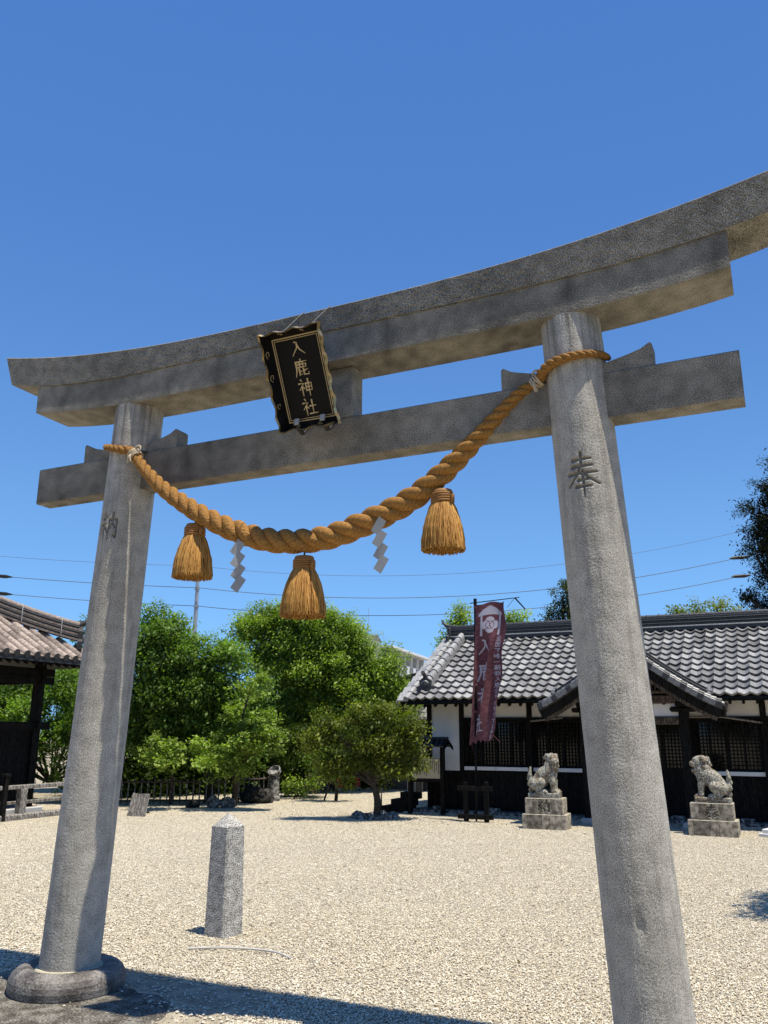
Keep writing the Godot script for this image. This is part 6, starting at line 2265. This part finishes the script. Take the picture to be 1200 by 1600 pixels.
func trees():
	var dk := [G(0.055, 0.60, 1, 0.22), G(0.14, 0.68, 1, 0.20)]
	var md := [G(0.11, 0.55, 1, 0.25), G(0.44, 0.68, 1, 0.24)]
	var lt := [G(0.15, 0.62, 1, 0.22), G(0.58, 0.78, 1, 0.22)]
	var ye := [G(0.14, 0.86, 1, 0.14), G(0.34, 0.95, 1, 0.12)]
	var grp := "leafy trees behind the fence"
	tree("broadleaf_tree", "dense dark green tree behind the left pillar and the picket fence", "tree", grp, Vector3(-9.9, 0, -12.35), "-10.66,4.19,-10.94,0.50 -10.53,3.54,-11.09,0.82 -11.07,2.96,-11.00,0.75 -9.90,3.11,-11.51,0.85 -9.21,3.26,-11.89,0.72 -10.39,2.39,-11.49,1.0 -9.45,2.25,-11.97,0.92 -11.01,1.66,-11.41,0.90 -10.09,1.48,-11.93,0.90 -9.13,1.55,-12.34,0.75 -8.63,2.39,-12.32,0.52", 75, 0.078, md, 0.13, 0)
	tree("maple_tree", "light yellow-green maple spreading low over the picket fence", "maple", grp, Vector3(-8.9, 0, -11.9), "-7.75,2.65,-10.75,0.36 -7.78,1.53,-11.05,0.52 -8.04,1.10,-11.04,0.52 -8.66,1.05,-10.87,0.55 -9.64,1.12,-10.39,0.52 -7.50,1.33,-11.24,0.30 -8.3,2.0,-11.2,0.4", 85, 0.055, lt, 0.08, 2)
	tree("camphor_tree", "large round bright green camphor tree behind the middle tassel", "tree", grp, Vector3(-9.3, 0, -17.6), "-11.01,4.36,-15.67,0.83 -10.17,4.45,-16.04,0.90 -9.08,4.50,-16.55,0.86 -8.38,4.01,-17.01,0.80 -9.42,3.65,-16.62,1.25 -8.04,3.30,-17.37,0.90 -10.46,3.29,-16.24,1.08 -8.89,2.41,-17.24,1.30 -7.71,2.50,-17.76,0.75 -10.27,2.04,-16.70,1.05 -7.40,2.05,-18.04,0.50 -7.99,1.52,-17.92,0.88 -7.57,3.02,-17.8,0.55 -7.25,2.5,-18.0,0.52", 66, 0.08, lt, 0.20, 0)
	tree("evergreen_shrub", "dark evergreen shrub in the shade between the maple and the small round tree", "shrub", "", Vector3(-8.95, 0, -15.0), "-9.21,1.52,-14.69,0.50 -9.20,0.88,-14.78,0.55 -8.66,1.04,-14.99,0.62 -8.95,0.55,-15.02,0.42", 80, 0.06, dk, 0.05, 0)
	tree("round_tree", "small round-headed tree with one straight trunk ringed by rocks on the gravel", "tree", "", Vector3(-4.78, 0, -10.74), "-5.77,1.36,-9.95,0.32 -5.41,1.66,-10.03,0.42 -4.85,1.76,-10.27,0.42 -4.29,1.78,-10.52,0.40 -3.98,1.61,-10.72,0.24 -5.35,1.19,-10.20,0.44 -4.73,1.29,-10.46,0.52 -4.19,1.19,-10.74,0.40 -4.50,0.92,-10.69,0.40 -5.17,0.88,-10.39,0.36 -5.60,0.97,-10.15,0.30 -3.96,0.99,-10.91,0.17 -4.54,1.99,-10.34,0.28", 215, 0.060, [G(0.08, 0.66, 1, 0.22), G(0.34, 0.92, 1, 0.20)], 0.075, 0)
	tree("leaning_tree", "small tree with a thin trunk and a slanting prop, left of the round tree", "tree", "", Vector3(-7.53, 0, -14.2), "-7.62,1.02,-13.91,0.44 -7.97,0.84,-13.82,0.30 -7.23,0.88,-14.17,0.33", 70, 0.07, md, 0.045, 0)
	var prop := MB.new()
	prop.rod(Vector3(-7.80, 0, -14.1), Vector3(-7.58, 0.75, -14.2), 0.024, 0.02, 7)
	tag(obj("prop_stake", prop, M.brown_wood), "slanting stake that props the thin tree left of the round tree", "stake")
	tree("light_shrub", "small light green shrub at the foot of the dark evergreen", "shrub", "", Vector3(-8.75, 0, -14.2), "-8.75,0.25,-14.2,0.24 -8.45,0.35,-14.6,0.28", 90, 0.07, lt, 0.02, 0)
	tree("broadleaf_tree", "bright green treetop behind the hall roof, left of the banner emblem", "tree", "treetops behind the hall", Vector3(-8.4, 0, -25.7), "-8.23,5.96,-25.65,0.55 -8.63,5.70,-25.52,0.30 -8.3,4.6,-25.8,0.9 -8.6,3.2,-25.8,1.1", 34, 0.11, lt, 0.2, 0)
	tree("broadleaf_tree", "small bright green treetop behind the hall roof, right of the banner", "tree", "treetops behind the hall", Vector3(-6.3, 0, -26.7), "-6.24,5.82,-26.61,0.42 -6.68,5.90,-26.38,0.28 -6.3,4.6,-26.7,0.8 -6.3,3.2,-26.7,1.0", 34, 0.11, lt, 0.18, 0)
	tree("conifer_tree", "dark green pointed tree behind the hall roof, left of the right pillar", "tree", "treetops behind the hall", Vector3(-3.5, 0, -22.4), "-3.78,5.37,-22.20,0.50 -3.57,5.93,-22.13,0.42 -3.45,6.27,-22.09,0.20 -4.06,5.17,-22.12,0.30 -3.35,5.33,-22.41,0.60 -3.5,4.3,-22.4,0.9 -3.5,3.2,-22.4,1.0", 50, 0.08, [G(0.05, 0.7, 1, 0.25), G(0.12, 0.85, 1, 0.2)], 0.15, 0)
	tree("yellow_tree", "yellow-green treetop behind the hall roof, right of the right pillar", "tree", "treetops behind the hall", Vector3(0.4, 0, -24.3), "-0.25,5.30,-23.86,0.29 0.33,5.46,-24.09,0.40 0.90,5.54,-24.33,0.40 1.35,5.36,-24.60,0.28 0.02,5.20,-24.02,0.33 0.5,4.3,-24.3,1.0 0.4,3.2,-24.3,1.1", 40, 0.10, ye, 0.16, 0)
	tree("dark_conifer", "tall dark conifer at the right edge above the hall roof", "conifer", "", Vector3(3.2, 0, -22.7), "2.71,8.78,-21.96,0.46 2.45,8.04,-22.06,0.54 2.72,7.30,-22.40,0.78 2.26,6.78,-22.34,0.48 2.50,6.09,-22.65,0.55 1.95,5.54,-22.56,0.28 2.33,5.35,-22.79,0.34 3.37,7.67,-22.60,1.10 3.38,6.19,-23.04,1.10 3.49,8.79,-22.33,0.74 3.3,9.7,-22.5,0.5 3.3,4.6,-22.9,1.0", 20, 0.10, [G(0.012, 0.75, 1, 0.55), G(0.035, 0.9, 1, 0.45)], 0.22, 1)
	tree("bamboo_thicket", "narrow-leaved thicket behind the pavilion posts", "thicket", "", Vector3(-12.8, 0, -10.9), "-13.30,2.55,-10.73,0.55 -12.43,2.43,-10.65,0.47 -12.35,1.94,-10.73,0.45 -12.79,1.51,-10.75,0.55 -13.32,1.51,-10.70,0.55 -12.23,1.23,-10.80,0.46 -13.00,0.81,-10.76,0.46 -12.36,0.60,-10.82,0.40 -13.9,1.8,-10.6,0.7 -14.1,0.9,-10.6,0.6 -14.8,2.5,-11.0,0.7 -15.7,2.4,-11.3,0.8 -16.6,2.5,-11.5,0.8 -17.5,2.4,-11.6,0.9 -14.9,1.2,-11.0,0.7 -15.8,1.0,-11.2,0.8 -16.7,1.1,-11.4,0.8 -17.6,1.0,-11.5,0.9 -13.4,3.1,-11.2,0.5", 60, 0.09, md, 0.05, 0)
	tree("broadleaf_tree", "treetop just beyond the far corner of the pavilion roof", "tree", grp, Vector3(-15.6, 0, -14.0), "-15.54,4.61,-13.87,0.28 -15.70,4.16,-13.92,0.40 -15.39,3.99,-14.12,0.50 -15.6,3.0,-14.0,1.0 -15.4,1.8,-14.0,1.0", 42, 0.10, md, 0.12, 0)
	# tall trees across the way, behind the viewer: the hall windows mirror them
	var k := 0
	for q in [[-9.0, 17.0, 1.0, "first from the left"], [-4.2, 18.5, 1.25, "second from the left"], [1.2, 17.2, 0.95, "third from the left"], [6.6, 18.8, 1.3, "fourth from the left"], [11.5, 16.5, 1.0, "farthest to the right"]]:
		var s: float = q[2]
		var bl := PackedStringArray()
		for b in [[0, 3.0, 0, 1.5], [-1.2, 4.2, 0.3, 1.4], [1.1, 4.4, -0.2, 1.5], [0, 5.6, 0.1, 1.4], [-0.5, 6.8, 0, 0.9], [0.9, 2.2, 0.2, 1.1], [-1.3, 2.4, 0, 1.1]]:
			bl.append("%.2f,%.2f,%.2f,%.2f" % [q[0] + b[0] * s, b[1] * s, q[1] + b[2], b[3] * s])
		tree("broadleaf_tree", "tall dark tree facing the hall, mirrored in its windows, %s" % q[3], "tree", "trees facing the hall", Vector3(q[0], 0, q[1]), " ".join(bl), 14, 0.17, dk, 0.2, 0)
		k += 1
	# shaded undergrowth that closes the view beneath the crowns
	var xfs := []
	var cols := []
	var r := RandomNumberGenerator.new()
	r.seed = 99
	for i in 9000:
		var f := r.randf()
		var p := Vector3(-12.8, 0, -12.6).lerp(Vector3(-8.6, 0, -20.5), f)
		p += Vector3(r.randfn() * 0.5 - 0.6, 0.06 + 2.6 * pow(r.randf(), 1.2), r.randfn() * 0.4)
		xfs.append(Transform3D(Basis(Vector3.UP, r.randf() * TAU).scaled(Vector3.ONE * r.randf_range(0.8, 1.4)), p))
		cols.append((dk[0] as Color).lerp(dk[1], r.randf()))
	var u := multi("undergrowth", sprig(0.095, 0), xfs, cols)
	tag(u, "shaded leafy undergrowth beneath the trees behind the fence", "undergrowth", "", "stuff")
